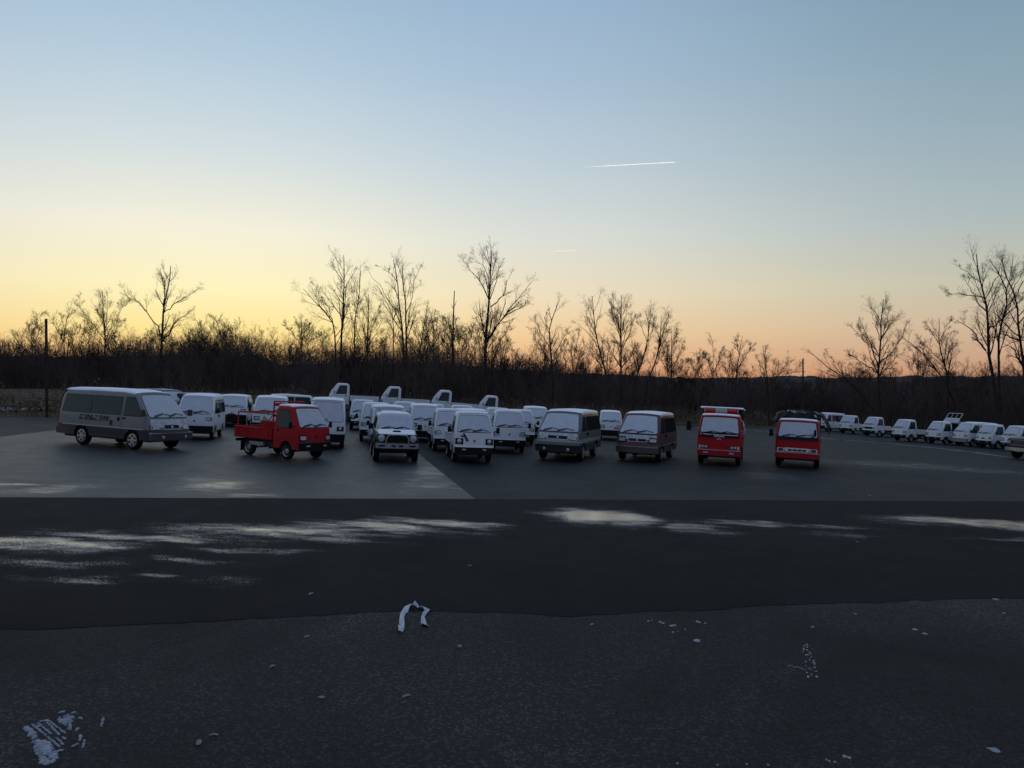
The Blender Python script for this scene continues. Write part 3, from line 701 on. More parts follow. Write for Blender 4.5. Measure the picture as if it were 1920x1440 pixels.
    for x in (xf, xr):
        for s in (-1, 1): wheel(root, x, s*(hw-.06), s, wr, .19, 'alloy')

def fire_truck(c, root):
    """cab-over light truck in fire red with body behind"""
    k = dict(mark=False, tarp=False); k.update(c)
    L, H, hw = 4.7, 1.98 if not k['tarp'] else 1.92, .835; zb = .40; wr = .33; xf, xr, ar = -.85, -3.35, .40; xc = -1.62
    D = Deform([(.2,.98),(.6,1.0),(1.15,1.0),(H,.90)], hw, H, bow=.07, crown=.03, L=L)
    FA = (-.01,.62); FB = (-.05,1.20); WA = (-.07,1.24); WB = (-.36,H-.10)
    prof = [(xc,zb,0)]+arch_pts(xf, wr, ar, zb)[::-1]+[(0,zb,0),(0,.62,.03),(-.05,1.21,.10),(-.40,H-.02,.14),(-.65,H+.01,.3),(xc+.05,H,.10)]
    body = hull(prof, hw, .08, D, 'cab', FRED, root, archs=((xf, wr, ar),))
    front_poly([(-hw*.945,-.22),(hw*.945,-.22),(hw*.90,1.04),(-hw*.90,1.04)], (WA[0]+.0,WA[1]), WB, .006, round_=.07).build('windscreen_seal', BLACK, body, D)
    front_poly([(-hw*.90,.06 if k['mark'] else -.02),(hw*.90,.06 if k['mark'] else -.02),(hw*.86,.98),(-hw*.86,.98)], WA, WB, .014, round_=.06).build('windscreen', FROST, root, D)
    wipers(root, WA, WB, hw, D, off=.035)
    for s in (-1, 1):
        door = side_poly([(xc+.12,.52),(-1.2,.72),(-.45,.80),(-.22,1.12),(-.24,1.22),(-.50,H-.10),(xc+.12,H-.10)], s, hw, .005, round_=.04).build('door', FRED, root, D)
        h = MB(); h.box((xc+.25, s*(hw+.02), 1.06), (.14,.03,.04)); h.build('handle', BLACK, door, D)
        side_poly([(xc+.22,1.20),(-.33,1.20),(-.58,H-.18),(xc+.22,H-.18)], s, hw, .012, round_=.05).build('side_window', GLASS, root, D)
    if k['mark']:
        # dark panel below the glass, snow lying along it, maker's name and emblem
        front_poly([(-hw*.92,.80),(hw*.92,.80),(hw*.92,1.02),(-hw*.92,1.02)], FA, FB, .010, round_=.02).build('front_panel', BLACK, root, D)
        for a, b_ in ((-.74,-.68),(-.62,-.28),(-.25,.0),(.04,.28),(.28,.72)):
            front_poly([(a,.985),(b_,.985),(b_,1.02),(a,1.02)], FA, FB, .022).build('snow_line', M_snow, root, D)
        t = text_mesh('NISSAN', .115, m=WLET, bold=.004); t.parent = root; t.matrix_local = Matrix.Translation((.0, .0, 1.13)) @ Matrix(((0,0,1,0),(1,0,0,0),(0,1,0,0),(0,0,0,1)))
        t.location.x = -.013
        b = MB(); b.box((0,-.035,1.035),(.012,.08,.022), Matrix.Rotation(R(35),3,'X')); b.box((0,.035,1.035),(.012,.08,.022), Matrix.Rotation(R(-35),3,'X')); b.build('emblem', WLET, root)
        lz, wd = .80, .26
    else: lz, wd = .78, .27
    L_ = FB[1]-FA[1]
    if k['mark']:
        front_poly([(-hw*.5,.05),(hw*.5,.05),(hw*.5,.30),(-hw*.5,.30)], FA, FB, .006, round_=.02).build('grille', FRED, root, D)
        for j in range(3): front_poly([(-hw*.45,.09+.07*j),(hw*.45,.09+.07*j),(hw*.45,.115+.07*j),(-hw*.45,.115+.07*j)], FA, FB, .008).build('grille_slot', BLACK, root, D)
        for s in (-1, 1):
            y = s*.56
            h = front_poly([(y-.13,.02),(y+.13,.02),(y+.13,.30),(y-.13,.30)], FA, FB, .010, round_=.02).build('headlight', DARKM, root, D)
            for dy in (-.06,.065): b = MB(); b.lathe_x((.012, y+dy, .72), [(-.01,.055),(.01,.05),(.018,.001)]); b.build('lamp', LAMP, h, D)
            front_poly([(s*.74-.035,.05),(s*.74+.035,.05),(s*.74+.035,.27),(s*.74-.035,.27)], FA, FB, .012, round_=.015).build('indicator', LAMP, root, D)
    else:
        g = front_poly([(-.44,.04),(.44,.04),(.48,.30),(-.48,.30)], FA, FB, .010, round_=.02).build('grille', CHROME, root, D)
        for j in range(4):
            y = -.27+j*.18; front_poly([(y-.075,.09),(y+.075,.09),(y+.075,.21),(y-.075,.21)], FA, FB, .018).build('grille_opening', BLACK, g, D)
        for s in (-1, 1):
            y = s*.62
            h = front_poly([(y-.14,.03),(y+.14,.03),(y+.14,.27),(y-.14,.27)], FA, FB, .012, round_=.03).build('headlight', CHROME, root, D)
            front_poly([(y-.10,.06),(y+.10,.06),(y+.10,.24),(y-.10,.24)], FA, FB, .022, round_=.03).build('lamp', GLASS2, h, D)
    b = MB(); b.box((.0,0,.50),(.14,hw*2.0,.22)); b.build('bumper', FRED, root, D)
    b = MB(); b.box((.03,0,.605),(.11,hw*1.98,.02)); b.build('bumper_snow', M_dsnow, root, D)
    if k['mark']:
        for s in (-1, 1): b = MB(); b.box((.075, s*.5, .5), (.02,.18,.06)); b.build('fog_lamp', LAMP, root, D)
    # snow on the cab roof
    hull([(xc+.04,H-.02,.03),(xc+.06,H+.03,.05),(-.65,H+.045,.2),(-.40,H-.0,.05),(-.44,H-.06,.02)], hw*.94, .05, D, 'roof_snow', M_snow, root)
    # load body
    b = MB()
    if k['mark']:
        b.box(((xc-.1-L)/2-.05, 0, .72), (L-abs(xc)-.1, hw*1.96, .08)); 
        b.box((-2.3, -.0, 1.15), (1.0, hw*1.8, .8)); b.build('equipment_body', FRED, root)
        for s in (-1, 1):
            for i, x in enumerate((-2.15,-3.05,-3.95)):
                q = side_poly([(x-.42,.80),(x+.40,.80),(x+.40,1.55),(x-.42,1.55)], s, hw*.98, .01, .03, round_=.02).build('locker_door', FRED, root)
                h = MB(); h.tube([(x-.2, s*(hw*.98+.03), 1.2), (x+.2, s*(hw*.98+.03), 1.2)], .012, 5); h.build('handle', CHROME, q)
        b = MB(); b.box((-3.2,0,1.20),(2.9,hw*1.94,.72)); b.build('locker', FRED, root)
        # raised roof over the crew space with snow, then the light bar
        hull([(-4.5,H+.14,.03),(-4.5,H+.20,.03),(-1.2,H+.30,.15),(-.95,H+.27,.05),(-.95,H+.23,.02),(-1.2,H+.22,.02)], hw*1.0, .04, Deform([(0,1),(9,1)], hw, 3, bow=0, crown=0), 'canopy_roof', M_snow, root)
        q = MB()
        for x in (-1.75,-3.0,-4.4):
            for s in (-1, 1): q.tube([(x, s*(hw-.08), 1.5), (x, s*(hw-.08), H+.18)], .025, 6)
        q.box((-3.1,0,H+.10),(2.7,hw*1.9,.10)); q.build('canopy_frame', DARKM, root)
        q = MB(); q.box((-.95,0,H+.045),(.34,1.36,.06)); lb = q.build('light_bar', FRED, root)
        for y0, y1, m_ in ((-.62,-.22,REDL),(.22,.62,REDL)):
            q = MB(); q.lathe_y((-.95,0,H+.155), [(y0,.075),(y0+.02,.095),(y1-.02,.095),(y1,.085)], 12); q.build('red_beacon', m_, lb)
        q = MB(); q.box((-.87,0,H+.155),(.10,.42,.19)); q.build('siren_panel', M_dsnow, lb)
        q = MB()
        for dz in (.05,.26): q.tube([(-.86,-.64,H+dz),(-.86,.64,H+dz)], .014, 6)
        for y in (-.64,-.21,.21,.64): q.tube([(-.86,y,H+.05),(-.86,y,H+.26)], .014, 6)
        q.build('bar_frame', CHROME, lb)
        mirror(root, -.05, -(hw+.33), 1.50, -1, (.08,.19,.36)); q = MB(); q.tube([(-.05,-(hw+.22),1.6),(-.2,-hw*.95,1.62)], .015, 6); q.build('mirror_arm', BLACK, root)
        mirror(root, -.15, hw+.12, 1.42, 1, (.06,.10,.12), STEEL); q = MB(); q.tube([(-.15,hw+.10,1.45),(-.25,hw+.03,1.75),(-.4,hw*.93,1.8)], .014, 6); q.build('mirror_arm', CHROME, root)
    else:
        b.box((-3.2,0,.70),(2.9,hw*1.96,.10)); b.box((-3.2,-hw+.03,.95),(2.9,.04,.4)); b.box((-3.2,hw-.03,.95),(2.9,.04,.4)); b.build('bed', FRED, root)
        q = MB()
        for x in (-1.78,-3.1,-4.5):
            q.tube([(x,-hw+.05,.9),(x,-hw+.05,1.95),(x,hw-.05,1.95),(x,hw-.05,.9)], .03, 6)
        q.build('hoop_frame', DARKM, root)
        rr = random.Random(5); nx_, ny_ = 26, 40; V = []
        for i in range(nx_+1):
            for j in range(ny_+1):
                u = j/ny_*2-1; x = -1.25-3.3*i/nx_; a = abs(u)
                if a < .60: y = u/.60*(hw+.03); z = 2.14+.07*math.cos(u*2.6)
                else: q_ = (a-.60)/.40; y = math.copysign(hw+.04+.30*q_**.8*(.8 if u < 0 else 1), u); z = 2.10-q_*(.42 if u < 0 else .48)
                z += .05*math.sin(x*5+u*9)+.035*math.sin(u*19+x*3)+rr.uniform(-.014,.014)+(.05 if i == 0 else 0)*math.sin(u*12)
                if i < 3: z -= (3-i)*.075*(1+.5*math.sin(u*8)); x -= .02*math.sin(u*14)
                y += .025*math.sin(x*7+j)
                V.append((x, y, z))
        V2 = [(x, y, z-.015) for x, y, z in V]; n = len(V); w_ = ny_+1; Fs = []
        for i in range(nx_):
            for j in range(ny_): a = i*w_+j; Fs += [(a, a+1, a+w_+1, a+w_), (n+a, n+a+w_, n+a+w_+1, n+a+1)]
        for i in range(nx_): Fs += [(i*w_, (i+1)*w_, n+(i+1)*w_, n+i*w_), (i*w_+ny_, n+i*w_+ny_, n+(i+1)*w_+ny_, (i+1)*w_+ny_)]
        for j in range(ny_): Fs += [(j, n+j, n+j+1, j+1)]
        b = MB(); b.add(V, []); b.v = V+V2; b.f = Fs; tp = b.build('tarpaulin', TARP, root, ang=50)
        # snow caught in the folds
        b = MB()
        for i in range(1, 7):
            for j in range(3, ny_-3):
                if math.sin(j*.9+i*1.3)+.5*math.sin(j*2.1) > 1.18 or (i == 3 and j % 7 < 4):
                    a = i*w_+j; b.add([Vector(V[q_])+Vector((.01,0,.012)) for q_ in (a, a+1, a+w_+1, a+w_)], [(0,1,2,3)])
        b.build('fold_snow', M_gsnow, tp)
        mirror(root, -.02, hw-.20, 1.42, 1, (.06,.10,.26)); q = MB(); q.tube([(-.02,hw-.2,1.34),(-.05,hw-.32,1.22)], .02, 6); q.build('mirror_arm', BLACK, root)
        mirror(root, -.1, -(hw+.16), 1.35, -1, (.07,.16,.28))
    ch = MB()
    for s in (-1, 1): ch.box((-2.5, s*.38, .55), (4.2,.08,.16))
    ch.tube([(xf,-.7,wr),(xf,.7,wr)], .06, 8); ch.tube([(xr,-.7,wr),(xr,.7,wr)], .07, 8); ch.box((-.9,0,.45),(1.2,1.1,.3)); ch.box((-2.2,.55,.5),(.8,.35,.3)); ch.box((-2.2,-.55,.5),(.8,.35,.3)); ch.build('chassis', DARKM, root)
    for x in (xf, xr):
        for s in (-1, 1): wheel(root, x, s*(hw-.12), s, wr, .2, 'steel')

def wagon(c, root):
    """estate / SUV / pickup with a bonnet"""
    k = dict(L=4.6, W=1.74, H=1.75, paint=WHITE, kind='suv', snow=True, wr=.34, roofm=M_snow); k.update(c)
    L, H, hw, wr = k['L'], k['H'], k['W']/2, k['wr']; zb = .36+ (wr-.34); xf, xr, ar = -.85, -L+.95, wr+.07
    D = Deform([(.2,.97),(.6,1),(1.05,1),(H,.82)], hw, H, bow=.10, crown=.03, L=L)
    hb = k.get('hb', 1.0); xs_ = k.get('xs', 1.15); xroof = k.get('xroof', xs_+.75); xe = k.get('xe', L-.25)
    if k['kind'] == 'pickup':
        top = [(0,.55,.04),(-.05,hb-.05,.12),(-xs_,hb+.06,.08),(-xroof,H-.03,.15),(-xe+.2,H,.15),(-xe,hb+.1,.05),(-L,hb+.08,.05)]
    else:
        top = [(0,.55,.04),(-.06,hb-.12,.12),(-xs_,hb+.05,.10),(-xroof,H-.04,.2),(-xroof-.9,H+.01,.8),(-xe,H-.05,.2),(-L+.06,1.0,.15),(-L,.6,.05)]
    prof = [(-L,zb,0)]+arch_pts(xr, wr, ar, zb)[::-1]+arch_pts(xf, wr, ar, zb)[::-1]+[(0,zb,0)]+top
    body = hull(prof, hw, .08, D, 'body', k['paint'], root, archs=((xf, wr, ar), (xr, wr, ar)))
    WA = (-xs_-.03,hb+.08); WB = (-xroof+.05,H-.10)
    front_poly([(-hw*.88,-.02),(hw*.88,-.02),(hw*.80,1.0),(-hw*.80,1.0)], WA, WB, .012, round_=.06).build('windscreen', FROST if k['snow'] else GLASS, root, D)
    wipers(root, WA, WB, hw*.9, D)
    zw0, zw1 = hb+.08, H-.15
    for s in (-1, 1):
        cuts_ = [(-xs_-.25, -xroof-.55), (-xroof-.62, -xroof-1.30)]+([(-xroof-1.37, -xe+.05)] if k['kind'] == 'suv' else [])
        for i, (a, b_) in enumerate(cuts_):
            ta = .40 if i == 0 else 0; tb = -.15 if i == 2 else 0
            wp = [(b_,zw0),(a,zw0),(a-ta,zw1),(b_-tb,zw1)]
            ring_poly(wp, s, hw, .006, .018, .04).build('window_seal', BLACK, body, D)
            side_poly(wp, s, hw, .011, round_=.05).build('side_window', GLASS, root, D)
        mirror(root, -xs_-.25, s*(hw+.12), hb+.14, s, (.09,.18,.15), k['paint'])
        b = MB(); b.box((-L/2, s*(hw+.004), .62), (L*.5,.03,.10)); b.build('side_trim', BLACK, root, D)
    for s in (-1, 1):
        q = MB(); q.box((-.02, s*(hw-.2), hb-.28), (.08,.28,.18)); h = q.build('headlight', CHROME, root, D); q = MB(); q.box((.02, s*(hw-.2), hb-.28), (.02,.22,.13)); q.build('lamp', LAMP, h, D)
        q = MB(); q.box((-L+.03, s*(hw-.08), .95), (.06,.14,.3)); q.build('tail_lamp', REDL, root, D)
    g = MB(); g.box((-.015,0,hb-.28),(.08,hw*1.15,.26)); go = g.build('grille', BLACK, root, D)
    if k.get('chrome'):
        q = MB()
        for z in (hb-.14, hb-.42): q.box((.03,0,z),(.04,hw*1.22,.035))
        for z in (hb-.22,hb-.28,hb-.34): q.box((.025,0,z),(.02,hw*1.15,.012))
        q.build('grille_bars', STEEL, go, D)
    b = MB(); b.box((.04,0,.50+(wr-.34)),(.16,hw*2.0,.18)); b.build('bumper', CHROME if k.get('chrome') else BLACK, root, D)
    if k.get('plate'):
        b = MB(); b.box((.135,-.1,.52),(.012,.34,.16)); pl = b.build('number_plate', PLATE, root)
        t = text_mesh('7213', .13, m=INK); t.parent = root; t.matrix_local = Matrix.Translation((.1425,-.1,.52)) @ Matrix(((0,0,1,0),(1,0,0,0),(0,1,0,0),(0,0,0,1))); t.name = 'plate_number'
    if k['snow']:
        if k['kind'] == 'pickup':
            hull([(-xe+.25,H-.04,.03),(-xe+.3,H+.035,.05),(-xroof-.05,H+.035,.1),(-xroof+.05,H-.04,.03)], hw*.84, .04, D, 'roof_snow', k['roofm'], root)
            if k.get('bonsnow'): hull([(-xs_+.1,hb+.01,.02),(-xs_+.05,hb+.085,.03),(-.45,hb+.03,.05),(-.35,hb-.04,.02)], hw*.86, .04, D, 'bonnet_snow', k['roofm'], root)
        else:
            hull([(-xe,H-.10,.03),(-xe-.02,H-.01,.05),(-xroof-.9,H+.045,.8),(-xroof-.05,H+.0,.1),(-xroof-.08,H-.07,.02)], hw*.80, .04, D, 'roof_snow', k['roofm'], root)
    ch = MB(); ch.box((-L/2,0,zb),(L*.8,hw*1.2,.14)); ch.tube([(xf,-hw*.8,wr),(xf,hw*.8,wr)], .05, 8); ch.tube([(xr,-hw*.8,wr),(xr,hw*.8,wr)], .05, 8); ch.build('chassis', DARKM, root)
    for x in (xf, xr):
        for s in (-1, 1): wheel(root, x, s*(hw-.12), s, wr, .22, 'alloy')

# ------------------------------------------------------------------ placing the vehicles
TILT = Matrix.Rotation(-math.atan(FALL), 4, 'X') @ Matrix.Rotation(math.atan(SLOPE), 4, 'Y')
BUILD = dict(truck=kei_truck, van=van, jeep=jeep, fire=fire_truck, wagon=wagon)
PROTO = {}
VEH = []
def put(name, label, cat, kind, cfg, px, py, yaw, sc=(1,1,1), group=None, key=None, pos=None, extra=None, tilt=True, pitch=0):
    """px, py: where the middle of the front bumper's foot meets the ground in the photograph; yaw: degrees it is turned to its own right of facing us"""
    if key and key in PROTO:
        root = copy_tree(PROTO[key])
    else:
        root = empty(name); BUILD[kind](cfg, root)
        if extra: extra(root)
        index_kids()
        if key: PROTO[key] = root
    p = pos if pos is not None else gp(px, py)
    M_ = (TILT if tilt else Matrix.Identity(4)) @ Matrix.Rotation(R(-90-yaw), 4, 'Z') @ Matrix.Rotation(R(pitch), 4, 'Y')
    root.matrix_world = Matrix.Translation(Vector(p)+Vector((0,0,.017))) @ M_ @ Matrix.Diagonal((*sc, 1))
    tag(root, label, cat, group); VEH.append(root); return root

GT = 'kei trucks and small vans parked in the middle block'
GR = 'white kei trucks lined up along the right edge of the lot'
GE = 'white kei trucks standing side-on on the rear bank'
def letter_side(root):
    t = text_mesh('に けんこうTV', .225, shear=.25, m=INK, bold=.006); t.parent = root
    t.matrix_local = Matrix.Translation((-2.85, -.872, .97)) @ Matrix(((1,0,0,0),(0,0,-1,0),(0,1,0,0),(0,0,0,1)))
    b = MB(); b.box((-1.98,-.857,.86),(.13,.012,.17)); b.build('sticker', INK, root)
BIG = dict(L=4.65, W=1.69, H=1.98, wr=.325, xf=-.95, xr=-3.45, nose=.20, wsb=1.10, wsx=.80, belt=1.14, bz=(.36,.62), bumper=BLACK, lw=.34, lh=.17, lampz=.80, lamp='oval', rim='alloy', rimw=.2, round_roof=.4, tumble=.84, mirs=(.10,.16,.22), ins=.22, bow=.13, roofcrown=.05)
def big(**k): d = dict(BIG); d.update(k); return d
put('passenger_van', 'silver and dark grey high-roof van with Japanese lettering on its side, leftmost of all', 'van', 'van',
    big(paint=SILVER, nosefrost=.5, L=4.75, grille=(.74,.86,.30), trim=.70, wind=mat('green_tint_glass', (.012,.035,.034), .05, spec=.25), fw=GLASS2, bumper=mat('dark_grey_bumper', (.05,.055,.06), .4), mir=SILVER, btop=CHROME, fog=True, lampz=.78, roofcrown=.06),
    324, 846, -66, extra=letter_side)
def red_rack(r):
    q = MB(); z0, z1 = .92, 1.84; x0 = -1.40
    for y in (-.62,.62):
        q.tube([(x0,y,z0),(x0,y,z1)], .024, 6); q.tube([(-3.2,y,z0),(-3.2,y,1.42)], .022, 6)
    q.tube([(x0,-.62,z1),(x0,.62,z1)], .024, 6); q.tube([(x0-.05,-.62,1.42),(-3.2,-.62,1.42)], .022, 6); q.tube([(x0-.05,.62,1.42),(-3.2,.62,1.42)], .022, 6)
    q.tube([(-3.2,-.62,1.42),(-3.2,.62,1.42)], .022, 6)
    for y in (-.35,.35): q.tube([(x0,y,1.3),(x0,y,z1)], .018, 6)
    q.box((x0,0,z1-.10),(.03,1.2,.10)); q.box((x0,0,1.38),(.03,1.2,.08))
    q.tube([(x0,-.62,1.42),(x0-.5,-.62,.95)], .018, 6); q.tube([(x0,.62,1.42),(x0-.5,.62,.95)], .018, 6)
    q.box((x0-.45,-.25,1.05),(.7,.5,.25)); q.build('ladder_rack', RED, r)
    q = MB(); q.box((x0-.5,-.3,1.13),(.5,.35,.22), Matrix.Rotation(.5,3,'Y')); q.box((x0-.3,.2,1.2),(.35,.3,.15), Matrix.Rotation(-.4,3,'Y')); q.tube([(x0-.3,-.4,1.2),(x0-.9,.1,1.0)], .05, 8); q.build('pump', STEEL, r)
    q = MB(); q.box((-2.1,-.66,.42),(.7,.10,.12)); q.lathe_y((-1.95,-.66,.40), [(-.06,.08),(.04,.08)], 12); q.build('fuel_tank', STEEL, r)
put('kei_truck', 'red kei truck with a red ladder rack behind its cab and a loaded bed', 'truck', 'truck',
    dict(paint=RED, lamp='box_rect', bumper=BLACK, bumper_top=DARKM, guard=False, H=1.74, lampz=.72, gate=.30, floorz=.60), 592, 864, -57,
    extra=lambda r: red_rack(r))
# front row
put('off_roader', 'white and dark two-tone small off-roader with bull bar and round headlights', 'car', 'jeep', {}, 743, 869, -13)
put('kei_truck', 'white kei truck in the front row with dark bird-like sticker below the windscreen', 'truck', 'truck', dict(lamp='box_round', decal=True, lampz=.74), 888, 870, -11, group=GT)
put('kei_truck', 'white kei truck with pale oval headlights just left behind the truck with the sticker', 'truck', 'truck', dict(lamp='oval', lampz=.79), 845, 849, -11, group=GT, key='t_oval', sc=(1,1,.98))
put('kei_truck', 'white kei truck with oval headlights between the truck with the sticker and the grey-green van', 'truck', 'truck', dict(lamp='oval', lampz=.79), 954, 851, -6, group=GT, key='t_oval')
put('passenger_van', 'large grey-green van with a pale waist stripe and swept headlights in the front row', 'van', 'van',
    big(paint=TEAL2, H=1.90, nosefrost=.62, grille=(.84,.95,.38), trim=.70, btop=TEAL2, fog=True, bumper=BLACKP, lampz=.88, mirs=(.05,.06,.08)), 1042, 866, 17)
put('passenger_van', 'brown van with a frosted windscreen parked left of the fire truck with the light bar', 'van', 'van',
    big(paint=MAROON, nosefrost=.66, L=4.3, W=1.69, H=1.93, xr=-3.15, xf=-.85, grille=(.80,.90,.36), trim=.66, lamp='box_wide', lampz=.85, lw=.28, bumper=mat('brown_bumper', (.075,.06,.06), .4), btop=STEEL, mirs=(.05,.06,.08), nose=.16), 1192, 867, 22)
put('fire_truck', 'red fire truck with roof light bar and white lettering below its windscreen', 'fire truck', 'fire', dict(mark=True), 1346, 874, 19)
put('fire_truck', 'red fire truck with dark tarpaulin draped over its hoops and a chrome grille', 'fire truck', 'fire', dict(tarp=True), 1493, 879, 23)
# second rows of the block
put('delivery_van', 'white kei van standing close behind the silver van with the lettering', 'van', 'van', dict(H=1.82, W=1.45, L=3.3, lamp='oval', lampz=.86, belt=1.08), 362, 826, -13, group=GT)
put('delivery_van', 'white kei van with rectangular headlights alone in the gap left of the red kei truck', 'van', 'van', dict(H=1.80, W=1.52, L=3.4, lamp='box_rect', lampz=.95, belt=1.08, slot=True, bz=(.30,.70), wsb=1.12), 433, 801, -14, sc=(1,1,.93), group=GT, key='v_rect')
put('delivery_van', 'white kei van half hidden behind the ladder rack of the red kei truck', 'van', 'van', dict(H=1.78, W=1.6, L=3.8, xr=-3.0, lamp='box_rect'), 505, 817, -16, group=GT)
put('delivery_van', 'tall white kei van with boxed headlights right behind the red kei truck cab', 'van', 'van', dict(H=1.92, lamp='box_round', lampz=.78, wsb=1.04, wsx=.45, wiper=1, tumble=.9), 611, 843, -13, group=GT, key='v_tall')
put('kei_truck', 'white kei truck whose roof shows just above the tall van right of the red truck', 'truck', 'truck', {}, 607, 822, -12, group=GT, key='t_box')
put('kei_truck', 'white kei truck farthest back in the column behind the tall van and the red truck', 'truck', 'truck', {}, 604, 806, -12, group=GT, key='t_box')
put('kei_truck', 'white kei truck in the dark gap right of the tall van, square headlights', 'truck', 'truck', {}, 678, 808, -11, group=GT, key='t_box', sc=(1,1,.97))
put('kei_truck', 'white kei truck with low bed side visible, second behind the small off-roader', 'truck', 'truck', {}, 703, 830, -12, group=GT, key='t_oval')
put('delivery_van', 'white kei van directly behind the small off-roader', 'van', 'van', {}, 728, 845, -13, group=GT, key='v_tall', sc=(1,1,.90))
put('kei_truck', 'white kei truck seen as a cab roof between the off-roader and the rear bank', 'truck', 'truck', {}, 757, 812, -9, group=GT, key='t_box', sc=(1,1,.97))
put('delivery_van', 'white kei van with square headlight beside the right mirror of the off-roader', 'van', 'van', dict(H=1.88, W=1.42, lamp='box_rect', lampz=.86, wsb=1.10), 796, 830, -10, group=GT, key='v_sq', sc=(1,1,.92))
put('kei_truck', 'white kei truck showing only its roof behind the van right of the off-roader', 'truck', 'truck', {}, 812, 813, -9, group=GT, key='t_box', sc=(1,1,.93))
put('kei_truck', 'white kei truck roof behind the truck with pale oval headlights', 'truck', 'truck', {}, 866, 819, -8, group=GT, key='t_box', sc=(1,1,.95))
put('delivery_van', 'white kei van directly behind the truck with the sticker', 'van', 'van', {}, 888, 845, -9, group=GT, key='v_sq', sc=(1,1,.89))
put('kei_truck', 'white kei truck roof in the middle of the block below the fourth banked truck', 'truck', 'truck', {}, 934, 824, -6, group=GT, key='t_box', sc=(1,1,.93))
put('kei_truck', 'white kei truck with oval headlight behind the left shoulder of the grey-green van', 'truck', 'truck', {}, 975, 836, -4, group=GT, key='t_oval', sc=(1,1,.96))
put('delivery_van', 'white van farthest back next to the roof edge of the grey-green van', 'van', 'van', dict(H=1.70, W=1.45, L=3.6, xr=-2.85), 1005, 820, -2, group=GT)
put('delivery_van', 'white kei van standing in the gap between the grey-green van and the brown van', 'van', 'van', dict(H=1.66, W=1.34, lamp='box_rect'), 1144, 826, 6, group=GT)
# cars behind on the left
bk = gp(0, 0)
put('estate_car', 'white four-wheel-drive estate seen side-on behind the ladder rack of the red truck', 'car', 'wagon', dict(H=1.78, L=4.6, snow=False), 0, 0, 70, pos=Vector((-17.0, 46.0, plane(-16.6,46))))
put('estate_car', 'dark estate car with snowy roof edge behind the silver van', 'car', 'wagon', dict(H=1.75, L=4.5, paint=BLACKP, roofm=M_dsnow), 0, 0, -60, pos=Vector((-18.4, 42.5, plane(-18.4,42.5))))
put('estate_car', 'black car with a long snowy roofline behind the lone kei van', 'car', 'wagon', dict(H=1.62, L=4.8, paint=BLACKP, roofm=M_dsnow), 0, 0, -82, pos=Vector((-15.2, 43.5, plane(-15.2,43.5))))
# rear bank trucks, side-on, nose to the left
for i, (px, top, lab) in enumerate(((614,716,'leftmost and highest of the four'), (711,722,'second from the left of the four'), (805,728,'third from the left of the four'), (892,738,'rightmost and lowest of the four'))):
    d = 50.0; p = at(px+1, top, d); p.z -= 1.83
    az = math.degrees(math.atan2(p.x, d))
    put('kei_truck', 'white kei truck facing left on the rear bank, '+lab, 'truck', 'truck', dict(guard=False, snow=False, lamp='box_round'), 0, 0, 86+az, pos=p, key='t_bank', tilt=False, pitch=-(3.0,3.2,5.0,5.2)[i], sc=(1.0,1,1.03), group=GE)
# right-hand row
put('delivery_van', 'white van farthest back at the far end of the right-hand row', 'van', 'van', dict(H=1.86, W=1.5, L=3.8, xr=-3.0), 1533, 808, 58)
for (px, py, yaw, cfg, key, lab) in (
    (1584,813,54, dict(lamp='box_rect', guard=False), 'r1', 'white kei truck beside the farthest van in the right-hand row, dark square headlights'),
    (1627,818,64, dict(lamp='round', guard=False, grillebar=True), 'r2', 'white kei truck with dark grille bar between round lamps in the right-hand row'),
    (1683,827,68, dict(lamp='box_rect', guard=False), 'r1', 'white kei truck with long empty bed in the middle of the right-hand row'),
    (1747,832,72, dict(lamp='box_rect', tip=38), 'r4', 'white kei truck with its load bed tipped up behind the cab'),
    (1855,0,76, dict(lamp='round', guard=False, slots=True), 'r6', 'white kei truck with round headlights and small nose slot near the right picture edge'),
    (1905,0,76, dict(lamp='box_rect', guard=False), 'r1', 'white kei truck at the right picture edge, half hidden by the large pickup')):
    if px == 1855: px, py = 1842, 840
    if px == 1905: px, py = 1890, 845
    put('kei_truck', lab, 'truck', 'truck', cfg, px, py, yaw, group=GR, key=key)
put('delivery_van', 'white kei van with pale full-width grille and grey bumper in the right-hand row', 'van', 'van', dict(lamp='box_rect', bumper=mat('grey_bumper', (.20,.21,.20), .5), wsx=.7, H=1.80, L=3.3), 1797, 836, 74)
put('pickup_truck', 'large dark blue pickup with chrome bumper cut off by the right picture edge', 'pickup', 'wagon', dict(kind='pickup', L=5.6, W=2.0, H=1.92, paint=DBLUE, wr=.39, hb=1.22, xs=1.5, chrome=True, bonsnow=False, plate=True), 1914, 862, 72)

# ------------------------------------------------------------------ rear bank under the side-on trucks
b = MB(); rows = []
for i in range(25):
    x = -13.5+i*.62
    zt = np.interp(x, [-13.5,-11.6,-8.2,-4.9,-1.4,1.4], [.6,1.42,1.22,.98,.60,.1])
    z0 = plane(x, 50)
    rows.append([(x,48.2,z0-.1),(x,48.8,(z0+zt)/2),(x,49.2,zt),(x,51.4,zt),(x,53.5,z0+.3),(x,55,z0-.1)])
for r_ in rows: b.v += r_
for i in range(24):
    for j in range(5): b.f.append((i*6+j, i*6+j+1, (i+1)*6+j+1, (i+1)*6+j))
M_bank = mat('bank_earth', (.045,.04,.034), .95, spec=.1, noise=.5, nscale=1.5, bump=.6, bscale=6)
tag(b.build('earth_bank', M_bank, ang=60), kind='structure')

